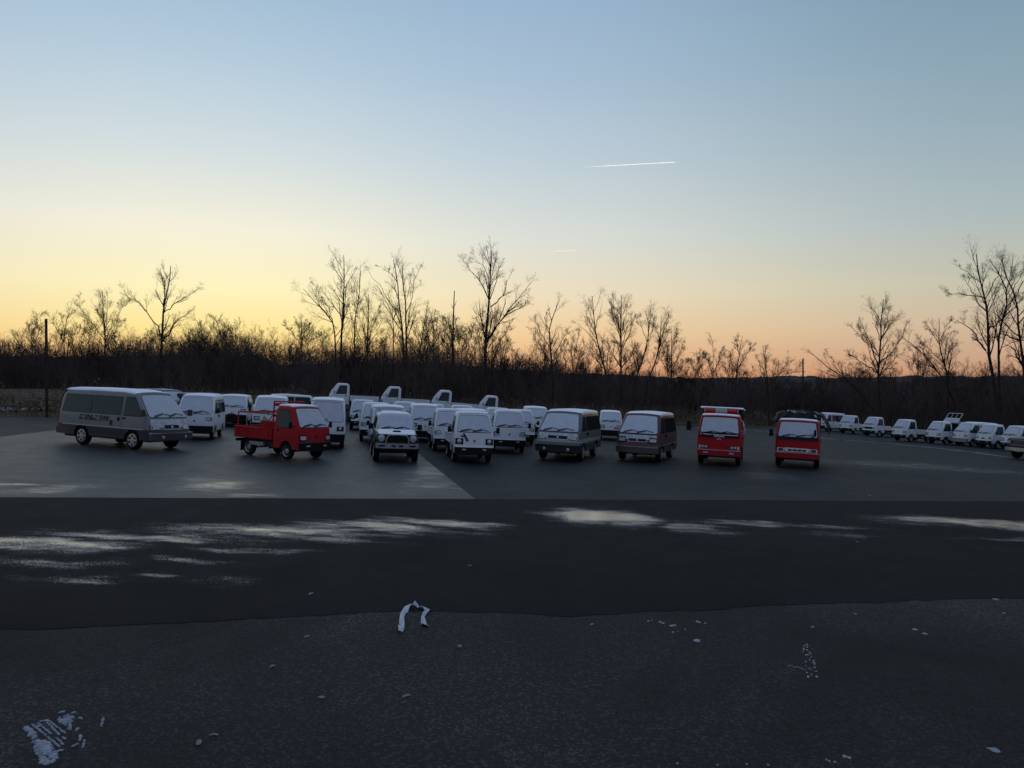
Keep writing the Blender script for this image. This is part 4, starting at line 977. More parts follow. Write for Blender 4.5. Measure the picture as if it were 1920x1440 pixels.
# ------------------------------------------------------------------ hills
M_hill = mat('wooded_hill', (.085,.070,.066), 1, spec=0, noise=.45, nscale=.05, bump=.0)
def ridge(name, d, prof, depth, m, jag):
    xs_ = np.arange(-1400, 3301, 6.); rr = np.random.RandomState(3)
    top = np.interp(xs_, [p[0] for p in prof], [p[1] for p in prof])
    j = np.convolve(rr.uniform(-1, 1, len(xs_)+8), np.ones(3)/3, 'same')[:len(xs_)]*jag
    top = top+j
    V = []
    for k, (f, g) in enumerate(((0,0),(.35,.75),(.7,.96),(1,1),(1.6,.5))):
        dd = d+depth*f
        for px, t in zip(xs_, top):
            th = math.atan2(px-960, F); r_ = dd/max(.35, math.cos(th))
            x = r_*math.sin(th); y = r_*math.cos(th)
            zt = CAMZ-(t-720)/F*y if abs(px-960) < 2200 else 6
            zt = max(zt, -1); z = -4+(zt+4)*g
            V.append((x, y, z))
    n = len(xs_); Fs = [(k*n+i, k*n+i+1, (k+1)*n+i+1, (k+1)*n+i) for k in range(4) for i in range(n-1)]
    return tag(npmesh(name, V, Fs, m, smooth=True), kind='structure')
ridge('hills', 330, [(-1400,690),(0,668),(240,668),(400,660),(480,668),(520,682),(640,684),(760,680),(880,686),(960,694),(1080,700),(1200,704),(1320,709),(1480,705),(1560,708),(1700,706),(1920,704),(3300,700)], 140, M_hill, 3.0)
ridge('wooded_rise', 190, [(-1400,700),(0,690),(200,686),(300,684),(420,678),(520,690),(560,692),(700,694),(860,696),(930,702),(1040,702),(1150,712),(1300,728),(1500,738),(1700,728),(1920,722),(3300,722)], 60, M_hill, 6.0)

# ------------------------------------------------------------------ bare trees
M_bark = mat('bark', (.045,.034,.030), .95, spec=.1, noise=.4, nscale=3)
M_twig = mat('twigs', (.050,.036,.032), .95, spec=.05)
M_brush = mat('brush_stems', (.095,.074,.066), 1, spec=0, noise=.5, nscale=.15)
M_brush2 = mat('pale_dry_stems', (.17,.13,.085), 1, spec=0, noise=.5, nscale=.4)
def tubes(P_, Rd, sides=3):
    """P_ (n,k,3) polylines with radii (n,k) -> verts, quads"""
    n, k, _ = P_.shape
    T = np.gradient(P_, axis=1); T /= np.linalg.norm(T, axis=2, keepdims=True)+1e-9
    ref = np.where(np.abs(T[..., 2:3]) > .9, np.array([1., 0, 0]), np.array([0, 0, 1.]))
    U = np.cross(T, ref); U /= np.linalg.norm(U, axis=2, keepdims=True)+1e-9; Wv = np.cross(T, U)
    a = np.arange(sides)*2*np.pi/sides
    V = P_[:, :, None]+Rd[:, :, None, None]*(U[:, :, None]*np.cos(a)[:, None]+Wv[:, :, None]*np.sin(a)[:, None])
    base = (np.arange(n)*k*sides)[:, None, None]+(np.arange(k-1)*sides)[None, :, None]
    s = np.arange(sides)[None, None]; s2 = (s+1) % sides
    Q_ = np.stack([base+s, base+s2, base+sides+s2, base+sides+s], -1).reshape(-1, 4)
    return V.reshape(-1, 3), Q_
def resample(pts, k):
    pts = np.asarray(pts, float); d = np.r_[0, np.cumsum(np.linalg.norm(np.diff(pts, axis=0), axis=1))]
    t = np.linspace(0, d[-1], k); return np.stack([np.interp(t, d, pts[:, i]) for i in range(3)], 1)
def sprout(rs, P_, Rd, m, t0, ratio, ang, up, k=5, jit=.12, lens=None, rk=.6, taper=True, t1=.97):
    """m children on each polyline"""
    n, kk, _ = P_.shape
    L_ = np.linalg.norm(np.diff(P_, axis=1), axis=2).sum(1) if lens is None else lens
    t = rs.uniform(t0, t1, (n, m)); f = t*(kk-1); i = np.clip(f.astype(int), 0, kk-2); w = (f-i)[..., None]
    ar = np.arange(n)[:, None]
    S = P_[ar, i]*(1-w)+P_[ar, i+1]*w; Dp = P_[ar, i+1]-P_[ar, i]; Dp /= np.linalg.norm(Dp, axis=2, keepdims=True)+1e-9
    rr = Rd[ar, i]*(1-w[..., 0])+Rd[ar, i+1]*w[..., 0]
    rv = rs.normal(size=S.shape); rv -= Dp*(rv*Dp).sum(2, keepdims=True); rv /= np.linalg.norm(rv, axis=2, keepdims=True)+1e-9
    a = np.radians(rs.uniform(ang[0], ang[1], (n, m)))[..., None]
    Dc = Dp*np.cos(a)+rv*np.sin(a)
    ln = (L_[:, None]*ratio*(1-.42*(t-t0)/(1-t0) if taper else 1)*rs.uniform(.6, 1.15, (n, m)))
    out = [S]; cur = S; d = Dc
    for q in range(k-1):
        d = d+np.array([0, 0, up])+rs.normal(size=d.shape)*jit; d /= np.linalg.norm(d, axis=2, keepdims=True)
        cur = cur+d*(ln/(k-1))[..., None]; out.append(cur)
    C_ = np.stack(out, 2).reshape(-1, k, 3)
    r0 = np.minimum(rr*rk, .5*rr+.02).reshape(-1, 1); Rc = r0*np.linspace(1, .35, k)[None]
    return C_, Rc
def tree(name, label, limbs, d, seed, rad=.22, dense=1.0, group=None, ratio=.40, twig=.0065, ang=(18, 44), up=.07, depthk=.8, mt=None):
    """limbs: pixel outlines of the trunk (first) and main limbs; built at distance d with real depth"""
    rs = np.random.RandomState(seed)
    base = at(limbs[0][0][0], limbs[0][0][1], d); bz = gz(base.x, base.y)
    tr = [np.array(at(x, y, d)) for x, y in limbs[0]]
    if bz < tr[0][2]: tr = [np.array((tr[0][0], tr[0][1], bz-.2))]+tr
    k = 12; T = resample(tr, k); cx = T[0, 0]
    T[:, 1] += np.cumsum(rs.normal(size=k)*.10)
    Ls = []
    for j, l in enumerate(limbs[1:]):
        Pl = resample([at(x, y, d) for x, y in l], k); side = rs.choice([-1, 1])
        i0 = np.argmin(np.abs(T[:, 2]-Pl[0, 2])); Pl[:, 1] = T[i0, 1]+side*depthk*np.linspace(0, 1, k)*np.linalg.norm(Pl[-1]-Pl[0])*rs.uniform(.15, .55)
        Pl[1:-1] += rs.normal(size=(k-2, 3))*.06; Ls.append(Pl)
    root = empty(name); root.location = (T[0, 0], T[0, 1], bz); o3 = np.array(root.location)
    Rt = rad*np.linspace(1, .16, k)**.9
    V, Q_ = tubes(T[None]-o3, Rt[None], 8)
    npmesh('trunk', V, Q_, M_bark, root, smooth=True)
    A = [T[k//3:][None]]; RA = [Rt[k//3:][None]]
    LV = []; LQ = []; off = 0
    for Pl in Ls:
        i0 = np.argmin(np.linalg.norm(T-Pl[0], axis=1)); r0 = max(.05, Rt[i0]*.66)
        Rl = r0*np.linspace(1, .16, k); V, Q_ = tubes(Pl[None]-o3, Rl[None], 6); LV.append(V); LQ.append(Q_+off); off += len(V)
        A.append(resample(Pl[2:], k-k//3)[None]); RA.append(np.interp(np.linspace(2, k-1, k-k//3), np.arange(k), Rl)[None])
    if LV: npmesh('limbs', np.concatenate(LV), np.concatenate(LQ), M_bark, root, smooth=True)
    A = np.concatenate(A); RA = np.concatenate(RA); CV = []; CQ = []; off = 0
    P_, Rd = A, RA; lens = np.linalg.norm(np.diff(P_, axis=1), axis=2).sum(1)
    for lv, (m, rt, k_) in enumerate(((int(11*dense), ratio, 6), (int(6*dense)+1, .60, 5), (5, .64, 4), (3, .66, 4))):
        P_, Rd = sprout(rs, P_, Rd, m, (.05,.2,.25,.2)[lv], rt, (ang, (22,50), (28,60), (30,65))[lv], up, k_, jit=.08+.015*lv, t1=(.88,.95,.98,.98)[lv])
        if lv == 0:      # short limbs carry fewer side branches
            kp = rs.rand(len(P_)) < np.repeat(np.clip(lens/(.75*lens.max()), .28, 1), m); P_ = P_[kp]; Rd = Rd[kp]
        Rd = np.maximum(Rd, twig*(1.7, .95, .58, .42)[lv])
        V, Q_ = tubes(P_-o3, Rd, 4 if lv == 0 else 3); CV.append(V); CQ.append(Q_+off); off += len(V)
    npmesh('crown', np.concatenate(CV), np.concatenate(CQ), M_twig, root)
    tag(root, label, 'tree', group); return root
GTREE = 'bare trees rising above the wood behind the lot'
H_ = [
 ('thin crooked bare sapling just right of the left pole', 95, .12, .5, [[(119,690),(119,632),(125,600),(135,567)],[(125,594),(132,588),(138,584)],[(120,640),(112,624),(105,605)]]),
 ('rounded fan-shaped bare tree between the sapling and the tall spreading one at left', 100, .20, 1.15, [[(190,690),(194,640),(191,590),(189,543)],[(194,640),(178,612),(162,585),(150,560)],[(194,640),(206,605),(220,575),(228,556)],[(193,620),(180,585),(172,556)],[(192,615),(202,580),(207,548)],[(194,650),(165,628),(148,600)],[(195,650),(222,622),(240,595)]]),
 ('tall wide-spreading bare tree above the silver van', 92, .30, .75, [[(299,715),(300,640),(304,587),(304,572),(312,552),(317,527),(319,498)],[(299,632),(297,615),(285,596),(265,567),(250,560),(231,550)],[(303,640),(317,625),(337,604),(355,592),(377,580)],[(304,587),(322,570),(345,552),(371,535)],[(304,575),(301,552),(297,522),(278,500)]]),
 ('low round bare tree left of the leaning double-trunk tree', 115, .18, 1.1, [[(565,690),(565,650),(566,620),(566,592)],[(565,650),(550,625),(535,610)],[(565,650),(583,622),(596,606)],[(566,640),(556,612),(548,597)],[(566,640),(577,612),(584,598)]]),
 ('tall slender bare tree with feathery top, first of the central tall ones', 92, .26, .9, [[(639,700),(640,640),(642,590),(645,535),(644,478)],[(642,570),(627,545),(616,527)],[(644,530),(625,502),(615,482)],[(645,540),(660,520),(669,500)],[(643,600),(655,575),(664,560)],[(643,560),(632,535),(627,520)]]),
 ('bare tree whose branches lean far left, beside the tall feathery one', 92, .20, .8, [[(629,700),(629,655),(628,610),(610,585),(590,565),(568,541)],[(625,605),(605,565),(592,532)],[(618,595),(600,570),(580,548)],[(628,612),(618,575),(612,555)]]),
 ('narrow upright bare tree right of the feathery-topped tree', 96, .2, .9, [[(664,700),(664,655),(665,600),(672,560),(676,508)],[(664,615),(655,587),(652,565)],[(665,600),(675,575),(683,550)],[(670,565),(664,540),(662,520)]]),
 ('dense twiggy bare tree between the two tallest central trees', 100, .2, 1.2, [[(690,700),(689,650),(692,600),(692,552)],[(689,660),(672,625),(660,600)],[(690,655),(712,615),(728,590)],[(691,640),(680,600),(672,575)],[(691,640),(706,600),(714,572)],[(690,670),(718,645),(734,620)]]),
 ('tall bare tree with several upright V-shaped limbs above the second banked truck', 90, .24, .8, [[(762,715),(762,665),(761,590),(761,560),(754,532),(755,496)],[(761,590),(775,560),(779,530),(792,502)],[(761,570),(766,535),(771,500)],[(761,640),(771,610),(780,580)]]),
 ('bare tree sharing its foot with the V-shaped tree and leaning left', 91, .24, .75, [[(757,715),(756,652),(752,602),(747,570),(745,527),(737,486)],[(747,585),(730,565),(715,540),(691,508)],[(743,527),(730,510),(706,497)],[(746,560),(735,530),(726,505)]]),
 ('thin bare tree leaning left out of the undergrowth beside the double tree', 93, .15, .7, [[(737,700),(737,640),(737,595),(725,567),(706,533)],[(737,600),(745,580),(750,565)]]),
 ('low bushy bare tree left of the broken snag', 104, .17, 1.1, [[(787,700),(788,655),(795,610),(802,573)],[(789,650),(775,620),(768,598)],[(792,630),(808,600),(818,582)],[(794,615),(788,592),(785,580)]]),
 ('small round bare tree right next to the broken snag', 104, .15, 1.0, [[(813,700),(812,650),(813,610),(815,590)],[(812,650),(800,625),(795,610)],[(813,640),(826,612),(836,598)],[(813,660),(832,635),(843,622)]]),
 ('tallest bare tree with a broad open crown in the middle', 88, .33, .85, [[(908,735),(909,680),(912,615),(917,565),(919,520),(921,467)],[(917,567),(906,535),(887,510),(864,481)],[(917,560),(916,520),(905,495),(871,470)],[(919,560),(930,527),(937,485)],[(920,575),(942,555),(958,503)],[(914,640),(932,610),(957,577),(999,528)],[(918,552),(924,510),(934,470)],[(945,592),(975,575),(1002,558)]]),
 ('thin bare tree behind the right flank of the tallest tree', 98, .16, .9, [[(922,720),(922,670),(925,620),(930,590)],[(923,670),(940,640),(955,610)],[(924,640),(905,612),(893,592)],[(923,660),(945,628),(962,600)]]),
 ('open bare tree with a crooked top between the tallest tree and the right cluster', 90, .22, .75, [[(1037,735),(1036,692),(1032,652),(1030,615),(1038,590),(1050,560)],[(1032,652),(1015,625),(1005,600),(990,590)],[(1030,620),(1022,598),(1025,580)],[(1038,668),(1055,635),(1082,612)],[(1034,600),(1030,580),(1027,567)]]),
 ('bare tree leaning left at the left end of the right cluster', 94, .22, .9, [[(1139,745),(1137,705),(1122,652),(1115,615),(1112,580),(1110,556)],[(1122,652),(1105,625),(1083,602)],[(1118,630),(1103,595),(1097,570)],[(1116,615),(1124,585),(1128,565)],[(1130,690),(1108,665),(1095,650)]]),
 ('full oval bare tree in the middle of the right cluster', 92, .24, 1.25, [[(1164,750),(1164,707),(1164,615),(1165,553)],[(1164,635),(1148,600),(1138,565)],[(1164,660),(1185,620),(1196,580)],[(1164,625),(1154,590),(1152,560)],[(1164,625),(1176,590),(1182,562)],[(1164,690),(1180,668),(1192,645)],[(1164,690),(1146,660),(1138,640)]]),
 ('slanting bare tree right of the full oval one', 94, .2, 1.0, [[(1188,745),(1192,710),(1205,677),(1215,640),(1219,610),(1212,582)],[(1214,640),(1204,610),(1200,590)],[(1216,640),(1228,608),(1230,588)],[(1200,690),(1188,660),(1182,640)]]),
 ('slanting bare tree with a flat top near the right end of the cluster', 94, .2, 1.0, [[(1210,745),(1216,710),(1230,677),(1237,640),(1240,592)],[(1233,665),(1248,635),(1254,612)],[(1238,635),(1250,605),(1252,590)],[(1236,640),(1226,612),(1224,595)]]),
 ('slender bare tree closing the right cluster', 98, .15, 1.0, [[(1260,745),(1260,700),(1260,650),(1260,613)],[(1260,690),(1244,660),(1238,640)],[(1260,690),(1278,655),(1284,632)],[(1260,660),(1270,632),(1274,618)],[(1260,700),(1286,680),(1300,668)]]),
 ('small pointed bare tree left of the fire trucks on the skyline', 110, .13, 1.0, [[(1336,740),(1337,705),(1338,670),(1338,638)],[(1337,700),(1325,675),(1320,655)],[(1337,700),(1350,672),(1354,652)]]),
 ('small round bare tree on the skyline above the fire truck with the light bar', 102, .17, 1.0, [[(1379,745),(1379,705),(1385,665),(1389,630)],[(1380,700),(1370,675),(1366,655)],[(1382,690),(1398,660),(1410,645)],[(1385,670),(1378,645),(1377,635)]]),
 ('low wide-fanning bare tree above the tarpaulin of the fire truck', 86, .17, .85, [[(1442,790),(1440,750),(1439,728),(1436,700),(1432,670),(1434,648)],[(1439,728),(1429,699),(1413,670)],[(1439,728),(1468,699),(1494,667)],[(1439,735),(1456,700),(1470,665)],[(1439,738),(1420,712),(1404,700)],[(1455,714),(1485,695),(1502,680)]]),
 ('bare tree stretching a long branch left over the right pole', 84, .17, .7, [[(1640,770),(1616,741),(1584,709),(1552,689),(1512,655)],[(1600,725),(1574,690),(1558,656)],[(1584,709),(1570,680),(1560,668)],[(1600,722),(1625,705),(1640,690)]]),
 ('well-shaped dense bare tree standing above the right-hand row', 84, .25, 1.25, [[(1650,790),(1648,740),(1645,686),(1649,621),(1654,562)],[(1645,690),(1639,641),(1622,597)],[(1645,682),(1670,654),(1685,607)],[(1647,640),(1640,600),(1636,577)],[(1649,640),(1665,600),(1670,575)],[(1646,700),(1615,675),(1590,655)],[(1646,705),(1678,680),(1697,660)],[(1646,670),(1618,635),(1596,610)]]),
 ('bare tree leaning left with a long low branch near the right edge', 82, .17, .8, [[(1790,750),(1758,699),(1733,667),(1710,645),(1688,631)],[(1758,699),(1745,665),(1735,640)],[(1733,667),(1722,650),(1700,650)]]),
 ('rounded bare tree left of the tall trees at the right edge', 82, .2, 1.15, [[(1778,770),(1775,699),(1762,654),(1762,596)],[(1768,680),(1745,650),(1728,625)],[(1770,680),(1790,650),(1800,620)],[(1763,645),(1748,615),(1742,600)],[(1763,640),(1775,612),(1782,596)]]),
 ('tall bare tree with leftward drooping limbs near the right picture edge', 78, .3, 1.0, [[(1872,780),(1868,750),(1855,660),(1852,589),(1846,557),(1830,505),(1829,477)],[(1850,657),(1817,621),(1779,602)],[(1846,557),(1817,553),(1776,547)],[(1852,589),(1825,560),(1800,520)],[(1848,560),(1860,520),(1862,485)],[(1853,620),(1880,590),(1900,560)],[(1838,530),(1810,500),(1795,490)]]),
 ('twin-stemmed tall bare tree just right of the one with drooping limbs', 80, .24, 1.0, [[(1873,780),(1871,718),(1871,621),(1888,557),(1875,525),(1851,487)],[(1888,557),(1900,520),(1905,478)],[(1872,640),(1850,610),(1836,590)],[(1880,590),(1905,560),(1920,530)]]),
 ('tall bare tree cut by the right picture edge', 76, .26, 1.0, [[(1925,790),(1918,686),(1907,621),(1900,557),(1881,515),(1875,490)],[(1905,610),(1930,570),(1945,520)],[(1900,557),(1912,515),(1915,480)],[(1910,640),(1880,625),(1850,640)],[(1918,690),(1890,655),(1862,640)]]),
 ('bare tree outside the right edge reaching twigs into the picture', 74, .28, 1.0, [[(1985,800),(1975,700),(1970,600),(1965,500)],[(1972,620),(1940,560),(1905,530)],[(1970,560),(1935,510),(1895,500)],[(1974,660),(1940,640),(1890,625)],[(1968,540),(1990,500),(2010,480)]]),
]
for i, (lab, d, rad, dens, limbs) in enumerate(H_):
    tree('bare_tree', lab, limbs, d, 100+i, rad*.72, dens, GTREE, twig=.0062*d/85)
# broken snag
rs = np.random.RandomState(5)
root = empty('dead_tree'); p0 = at(849,720,90); root.location = (p0.x, p0.y, gz(p0.x, p0.y)); o3 = np.array(root.location)
T = resample([np.array((p0.x, 90, o3[2]-.2))]+[np.array(at(x, y, 90)) for x, y in ((849,700),(849,640),(850,590),(851,570),(852,545))], 14); T[1:-1] += rs.normal(size=(12,3))*.03
V, Q_ = tubes(T[None]-o3, (.20*np.linspace(1,.25,14))[None], 8); npmesh('trunk', V, Q_, M_bark, root, smooth=True)
St = np.stack([resample([at(850,577,90), at(854,570,90.2), at(856,563,90.3)], 5), resample([at(850,578,90), at(847,574,89.8), at(847,570,89.7)], 5), resample([at(849,640,90), at(853,632,90), at(855,622,90)], 5)])
V, Q_ = tubes(St-o3, np.tile(.05*np.linspace(1,.3,5), (3,1)), 5); npmesh('branch_stubs', V, Q_, M_bark, root)
tag(root, 'broken dead trunk with short stubs standing alone left of the tallest tree', 'tree')

# ------------------------------------------------------------------ smaller trees of the wood edge: six kinds copied with their parts
def small_tree(seed, h, spread, trunkr=.09, forks=5):
    rs = np.random.RandomState(seed); root = empty('young_tree'); k = 8
    T = np.zeros((k,3)); T[:,2] = np.linspace(0,h*.9,k); T[1:,:2] += np.cumsum(rs.normal(size=(k-1,2))*.05*h/6, axis=0)
    Rt = trunkr*np.linspace(1,.15,k); V, Q_ = tubes(T[None], Rt[None], 6); npmesh('trunk', V, Q_, M_bark, root, smooth=True)
    P_, Rd = sprout(rs, T[None], Rt[None], forks+6, .15, spread, (20,50), .16, 6, .08)
    CV = []; CQ = []; off = 0
    for lv, (m, rt) in enumerate(((0,0),(7,.58),(6,.58),(3,.6))):
        if m: P_, Rd = sprout(rs, P_, Rd, m, .1, rt, (22,52), .12, 4, .14)
        Rd = np.maximum(Rd, (.018,.010,.007,.005)[lv])
        V, Q_ = tubes(P_, Rd, 3); CV.append(V); CQ.append(Q_+off); off += len(V)
    npmesh('crown', np.concatenate(CV), np.concatenate(CQ), M_twig, root)
    return root
protos = [small_tree(s, h, sp) for s, h, sp in ((1,7,.62),(2,8,.5),(3,6.5,.7),(4,9,.48),(5,7.5,.6),(6,6,.75))]
index_kids(); used = set()
tops = [(0,618),(60,612),(110,620),(150,612),(240,622),(262,630),(340,618),(385,606),(430,608),(455,618),(500,628),(540,612),(600,622),(650,628),(720,628),(770,632),(830,622),(870,612),(890,604),(935,612),(960,618),(985,640),(1010,648),(1060,642),(1090,636),(1150,664),(1200,668),(1280,660),(1310,668),(1360,676),(1405,682),(1470,700),(1540,700),(1600,690),(1670,690),(1700,682),(1730,668),(1800,672),(1850,690),(1920,660)]
rr = random.Random(11)
ST = []
for i in range(104):
    px = -60+2040*(i+.5)/104+rr.uniform(-8, 8); d = rr.uniform(88, 150)
    if px < 110 and d < 125: d = rr.uniform(125, 150)
    ty = np.interp(px, [t[0] for t in tops], [t[1] for t in tops])+abs(rr.gauss(0, 11))
    if px > 1280: ty += 5
    j = rr.randrange(6); p = at(px, 720, d); z = gz(p.x, p.y); h = (CAMZ-(ty-720)/F*d)-z; hh = (7,8,6.5,9,7.5,6)[j]*1.02
    if j not in used: o = protos[j]; used.add(j)
    else: o = copy_tree(protos[j])
    s_ = h/hh; o.location = (p.x, d, z); o.scale = (s_*rr.uniform(.9,1.25), s_*rr.uniform(.9,1.25), s_); o.rotation_euler = (0,0,rr.uniform(0,6.28))
    ST.append((px, o))
ST.sort(key=lambda t: t[0])
marks = [(75,'left of the leaning pole'),(160,'right of the leaning pole'),(270,'behind the silver van'),(380,'below the wide-spreading tree'),(480,'behind the lone kei van'),(600,'above the red kei truck'),(700,'above the first banked truck'),(800,'above the second banked truck'),(890,'above the third banked truck'),(980,'above the fourth banked truck'),(1110,'above the grey-green van'),(1250,'above the brown van'),(1340,'left of the fire trucks'),(1430,'above the first fire truck'),(1520,'beside the right pole'),(1640,'above the start of the right-hand row'),(1760,'above the middle of the right-hand row'),(2200,'above the end of the right-hand row')]
ORD = ['leftmost']+[w+' from the left' for w in 'second third fourth fifth sixth seventh eighth ninth tenth eleventh twelfth thirteenth fourteenth fifteenth sixteenth seventeenth eighteenth nineteenth twentieth'.split()]
cnt = {}
for px, o in ST:
    w_ = next(m for l, m in marks if px < l); k_ = cnt.get(w_, 0); cnt[w_] = k_+1
    tag(o, ORD[k_]+' of the young bare trees '+w_, 'tree', 'young bare trees '+w_)

# ------------------------------------------------------------------ undergrowth: nobody could count it
def brush(name, n, seed, zone, hfun, m, rad, leaf=0, kinds=5, lean=.28):
    rs = np.random.RandomState(seed); px, d = zone(rs, n); x = (px-960)/F*d; y = d; z = ground_z(x, y)
    h = hfun(rs, px, d, z); k = 5
    P_ = np.zeros((n, k, 3)); P_[:, 0] = np.stack([x, y, z-.1], 1)
    dirs = np.stack([rs.normal(size=n)*lean, rs.normal(size=n)*lean, np.ones(n)], 1)
    for i in range(1, k):
        P_[:, i] = P_[:, i-1]+(dirs+rs.normal(size=(n,3))*.12)*(h/(k-1))[:, None]
    Rd = (rad*(.6+.8*rs.rand(n)))[:, None]*np.linspace(1,.3,k)[None]*(d/95)[:, None]
    VV, QQ = tubes(P_, Rd, 3); CV = [VV]; CQ = [QQ]; off = len(VV)
    Pc, Rc = sprout(rs, P_, Rd, kinds, .2, .34, (20,55), .15, 4, .15); V, Q_ = tubes(Pc, np.maximum(Rc, rad*.35), 3); CV.append(V); CQ.append(Q_+off); off += len(V)
    Pd, Rdd = sprout(rs, Pc, Rc, 2, .2, .5, (20,55), .1, 3, .15); V, Q_ = tubes(Pd, np.maximum(Rdd, rad*.3), 3); CV.append(V); CQ.append(Q_+off); off += len(V)
    if leaf:
        ar = rs.randint(0, len(Pc), n*leaf); c = Pc[ar, rs.randint(0, 4, n*leaf)]+rs.normal(size=(n*leaf,3))*.1; a = rs.normal(size=(n*leaf,3)); b_ = rs.normal(size=(n*leaf,3)); s_ = rs.uniform(.03,.10,(n*leaf,1))
        a = a/np.linalg.norm(a,axis=1,keepdims=True)*s_; b_ = b_/np.linalg.norm(b_,axis=1,keepdims=True)*s_
        CV.append(np.stack([c-a,c-b_,c+a,c+b_],1).reshape(-1,3)); CQ.append((np.arange(n*leaf*4).reshape(-1,4))+off)
    return tag(npmesh(name, np.concatenate(CV), np.concatenate(CQ), m), kind='stuff')
woodtop = [(-100,652),(0,650),(60,648),(120,652),(250,645),(330,640),(400,632),(450,632),(490,645),(520,660),(600,662),(700,655),(760,648),(820,655),(870,664),(920,674),(980,680),(1040,680),(1100,694),(1200,706),(1300,712),(1420,716),(1500,722),(1600,712),(1700,708),(1800,708),(1920,704),(2050,700)]
def zone_wood(rs, n):
    px = rs.uniform(-420, 2300, n); d = rs.uniform(84, 165, n); d = np.where((px < 120) & (d < 118), rs.uniform(118, 140, n), d)
    d = np.where((px > 1450) & (px < 1600), rs.uniform(100, 140, n), d); return px, d
def h_wood(rs, px, d, z):
    t = np.interp(px, [a for a, b in woodtop], [b for a, b in woodtop]); t = t+np.abs(rs.normal(size=len(px)))*31-6-9*np.sin(px*.045)*np.sin(px*.013+1)-5*np.sin(px*.11+2)
    return np.maximum(1.2, (CAMZ-(t-720)/F*d)-z)
brush('undergrowth', 20500, 21, zone_wood, h_wood, M_brush, .028, leaf=3)
def zone_weed(rs, n):
    px = rs.uniform(-60, 1990, n); x0 = (px-960)/F
    d = np.full(n, 76.); 
    for _ in range(4): d = edge_y(x0*d)+1.2+rs.uniform(0, 1, n)**1.5*11
    d = np.where(px < 640, d, np.maximum(d, 73)); return px, d
def h_weed(rs, px, d, z): return rs.uniform(.5, 1.9, len(px))*np.where(px < 120, .8, 1)
brush('dry_weeds', 5200, 22, zone_weed, h_weed, M_brush2, .012, leaf=2, kinds=3, lean=.35)
# snow lying along the far kerb
b = MB()
for i in range(40):
    q = gp(-60+i*4.0, 768+rr.uniform(-2.5,2.5)); q.y += 0; z = gz(q.x, q.y)+.02; r0 = rr.uniform(.08,.28); n = 8
    b.add([(q.x+math.cos(a_)*r0*rr.uniform(.7,1.2), q.y+math.sin(a_)*r0*rr.uniform(.7,1.2), z) for a_ in [6.283*t/n for t in range(n)]]+[(q.x, q.y, z+rr.uniform(.04,.10))], [(t, (t+1) % n, n) for t in range(n)])
tag(b.build('snow_remnants', M_dsnow, ang=60), kind='stuff')

# ------------------------------------------------------------------ poles
def pole(base_px, top_px, d, r, label, guy=None):
    p = at(*base_px, d); z = gz(p.x, p.y); root = empty('utility_pole'); root.location = (p.x, d, z)
    t = at(*top_px, d); t.y += .3
    b = MB(); b.tube([(0,0,-.3), tuple((t-Vector((p.x,d,z)))*.5), tuple(t-Vector((p.x,d,z)))], [r,r*.9,r*.78], 12); b.build('pole', M_bark, root)
    b = MB(); v = t-Vector((p.x,d,z)); b.tube([tuple(v*.985), tuple(v*1.0+Vector((0,0,.03)))], [r*.84, r*.6], 12); b.build('pole_cap', DARKM, root)
    if guy:
        g0 = at(*guy[0], d)-Vector((p.x,d,z)); g1 = at(*guy[1], d+5)-Vector((p.x,d,z)); b = MB(); b.tube([tuple(g0), tuple((g0+g1)/2+Vector((0,0,-.15))), tuple(g1)], .018, 5); b.build('guy_wire', DARKM, root)
    return tag(root, label, 'pole')
pole((88,780), (80,598), 40.5, .085, 'plain leaning wooden pole at the left edge of the lot')
pole((1506,800), (1508,673), 68, .085, 'thin dark pole rising behind the tarpaulin-covered fire truck', ((1508,718),(1556,756)))

# ------------------------------------------------------------------ vapour trails, lit by the sun that is still below our horizon
def trail(x0, y0, x1, y1, d, r, label, a=.62):
    m = bpy.data.materials.new('vapour'); m.use_nodes = True; t = m.node_tree; t.nodes.clear()
    o_ = t.nodes.new('ShaderNodeOutputMaterial'); tr = t.nodes.new('ShaderNodeBsdfTransparent'); tl = t.nodes.new('ShaderNodeBsdfTranslucent'); df = t.nodes.new('ShaderNodeBsdfDiffuse'); ad = t.nodes.new('ShaderNodeAddShader'); mx = t.nodes.new('ShaderNodeMixShader')
    tl.inputs[0].default_value = (1,1,1,1); df.inputs[0].default_value = (.9,.9,.9,1)
    t.links.new(tl.outputs[0], ad.inputs[0]); t.links.new(df.outputs[0], ad.inputs[1])
    g = t.nodes.new('ShaderNodeTexCoord'); s = t.nodes.new('ShaderNodeSeparateXYZ'); t.links.new(g.outputs['Generated'], s.inputs[0])
    f = mth('MULTIPLY', mth('MINIMUM', mth('MULTIPLY', s.outputs[0], 3.5, tree=t), 1.0, tree=t), a, tree=t)
    t.links.new(f, mx.inputs[0]); t.links.new(tr.outputs[0], mx.inputs[1]); t.links.new(ad.outputs[0], mx.inputs[2]); t.links.new(mx.outputs[0], o_.inputs[0])
    p0 = at(x0,y0,d); p1 = at(x1,y1,d*1.03); rs = random.Random(2); n = 24
    b = MB(); b.tube([p0.lerp(p1, i/n)+Vector((0,0,rs.uniform(-.05,.05)*r)) for i in range(n+1)], [r*(.45+.55*math.sin(min(1, (i+.5)/n*1.15)*math.pi*.62)) for i in range(n+1)], 8)
    return tag(b.build('vapour_trail', m), label, 'vapour trail')
trail(1084,314,1266,304,5200,1.5,'long bright vapour trail high in the middle of the sky')
trail(1026,471,1080,470,6000,2.6,'short faint vapour trail lower down near the tallest tree', .2)

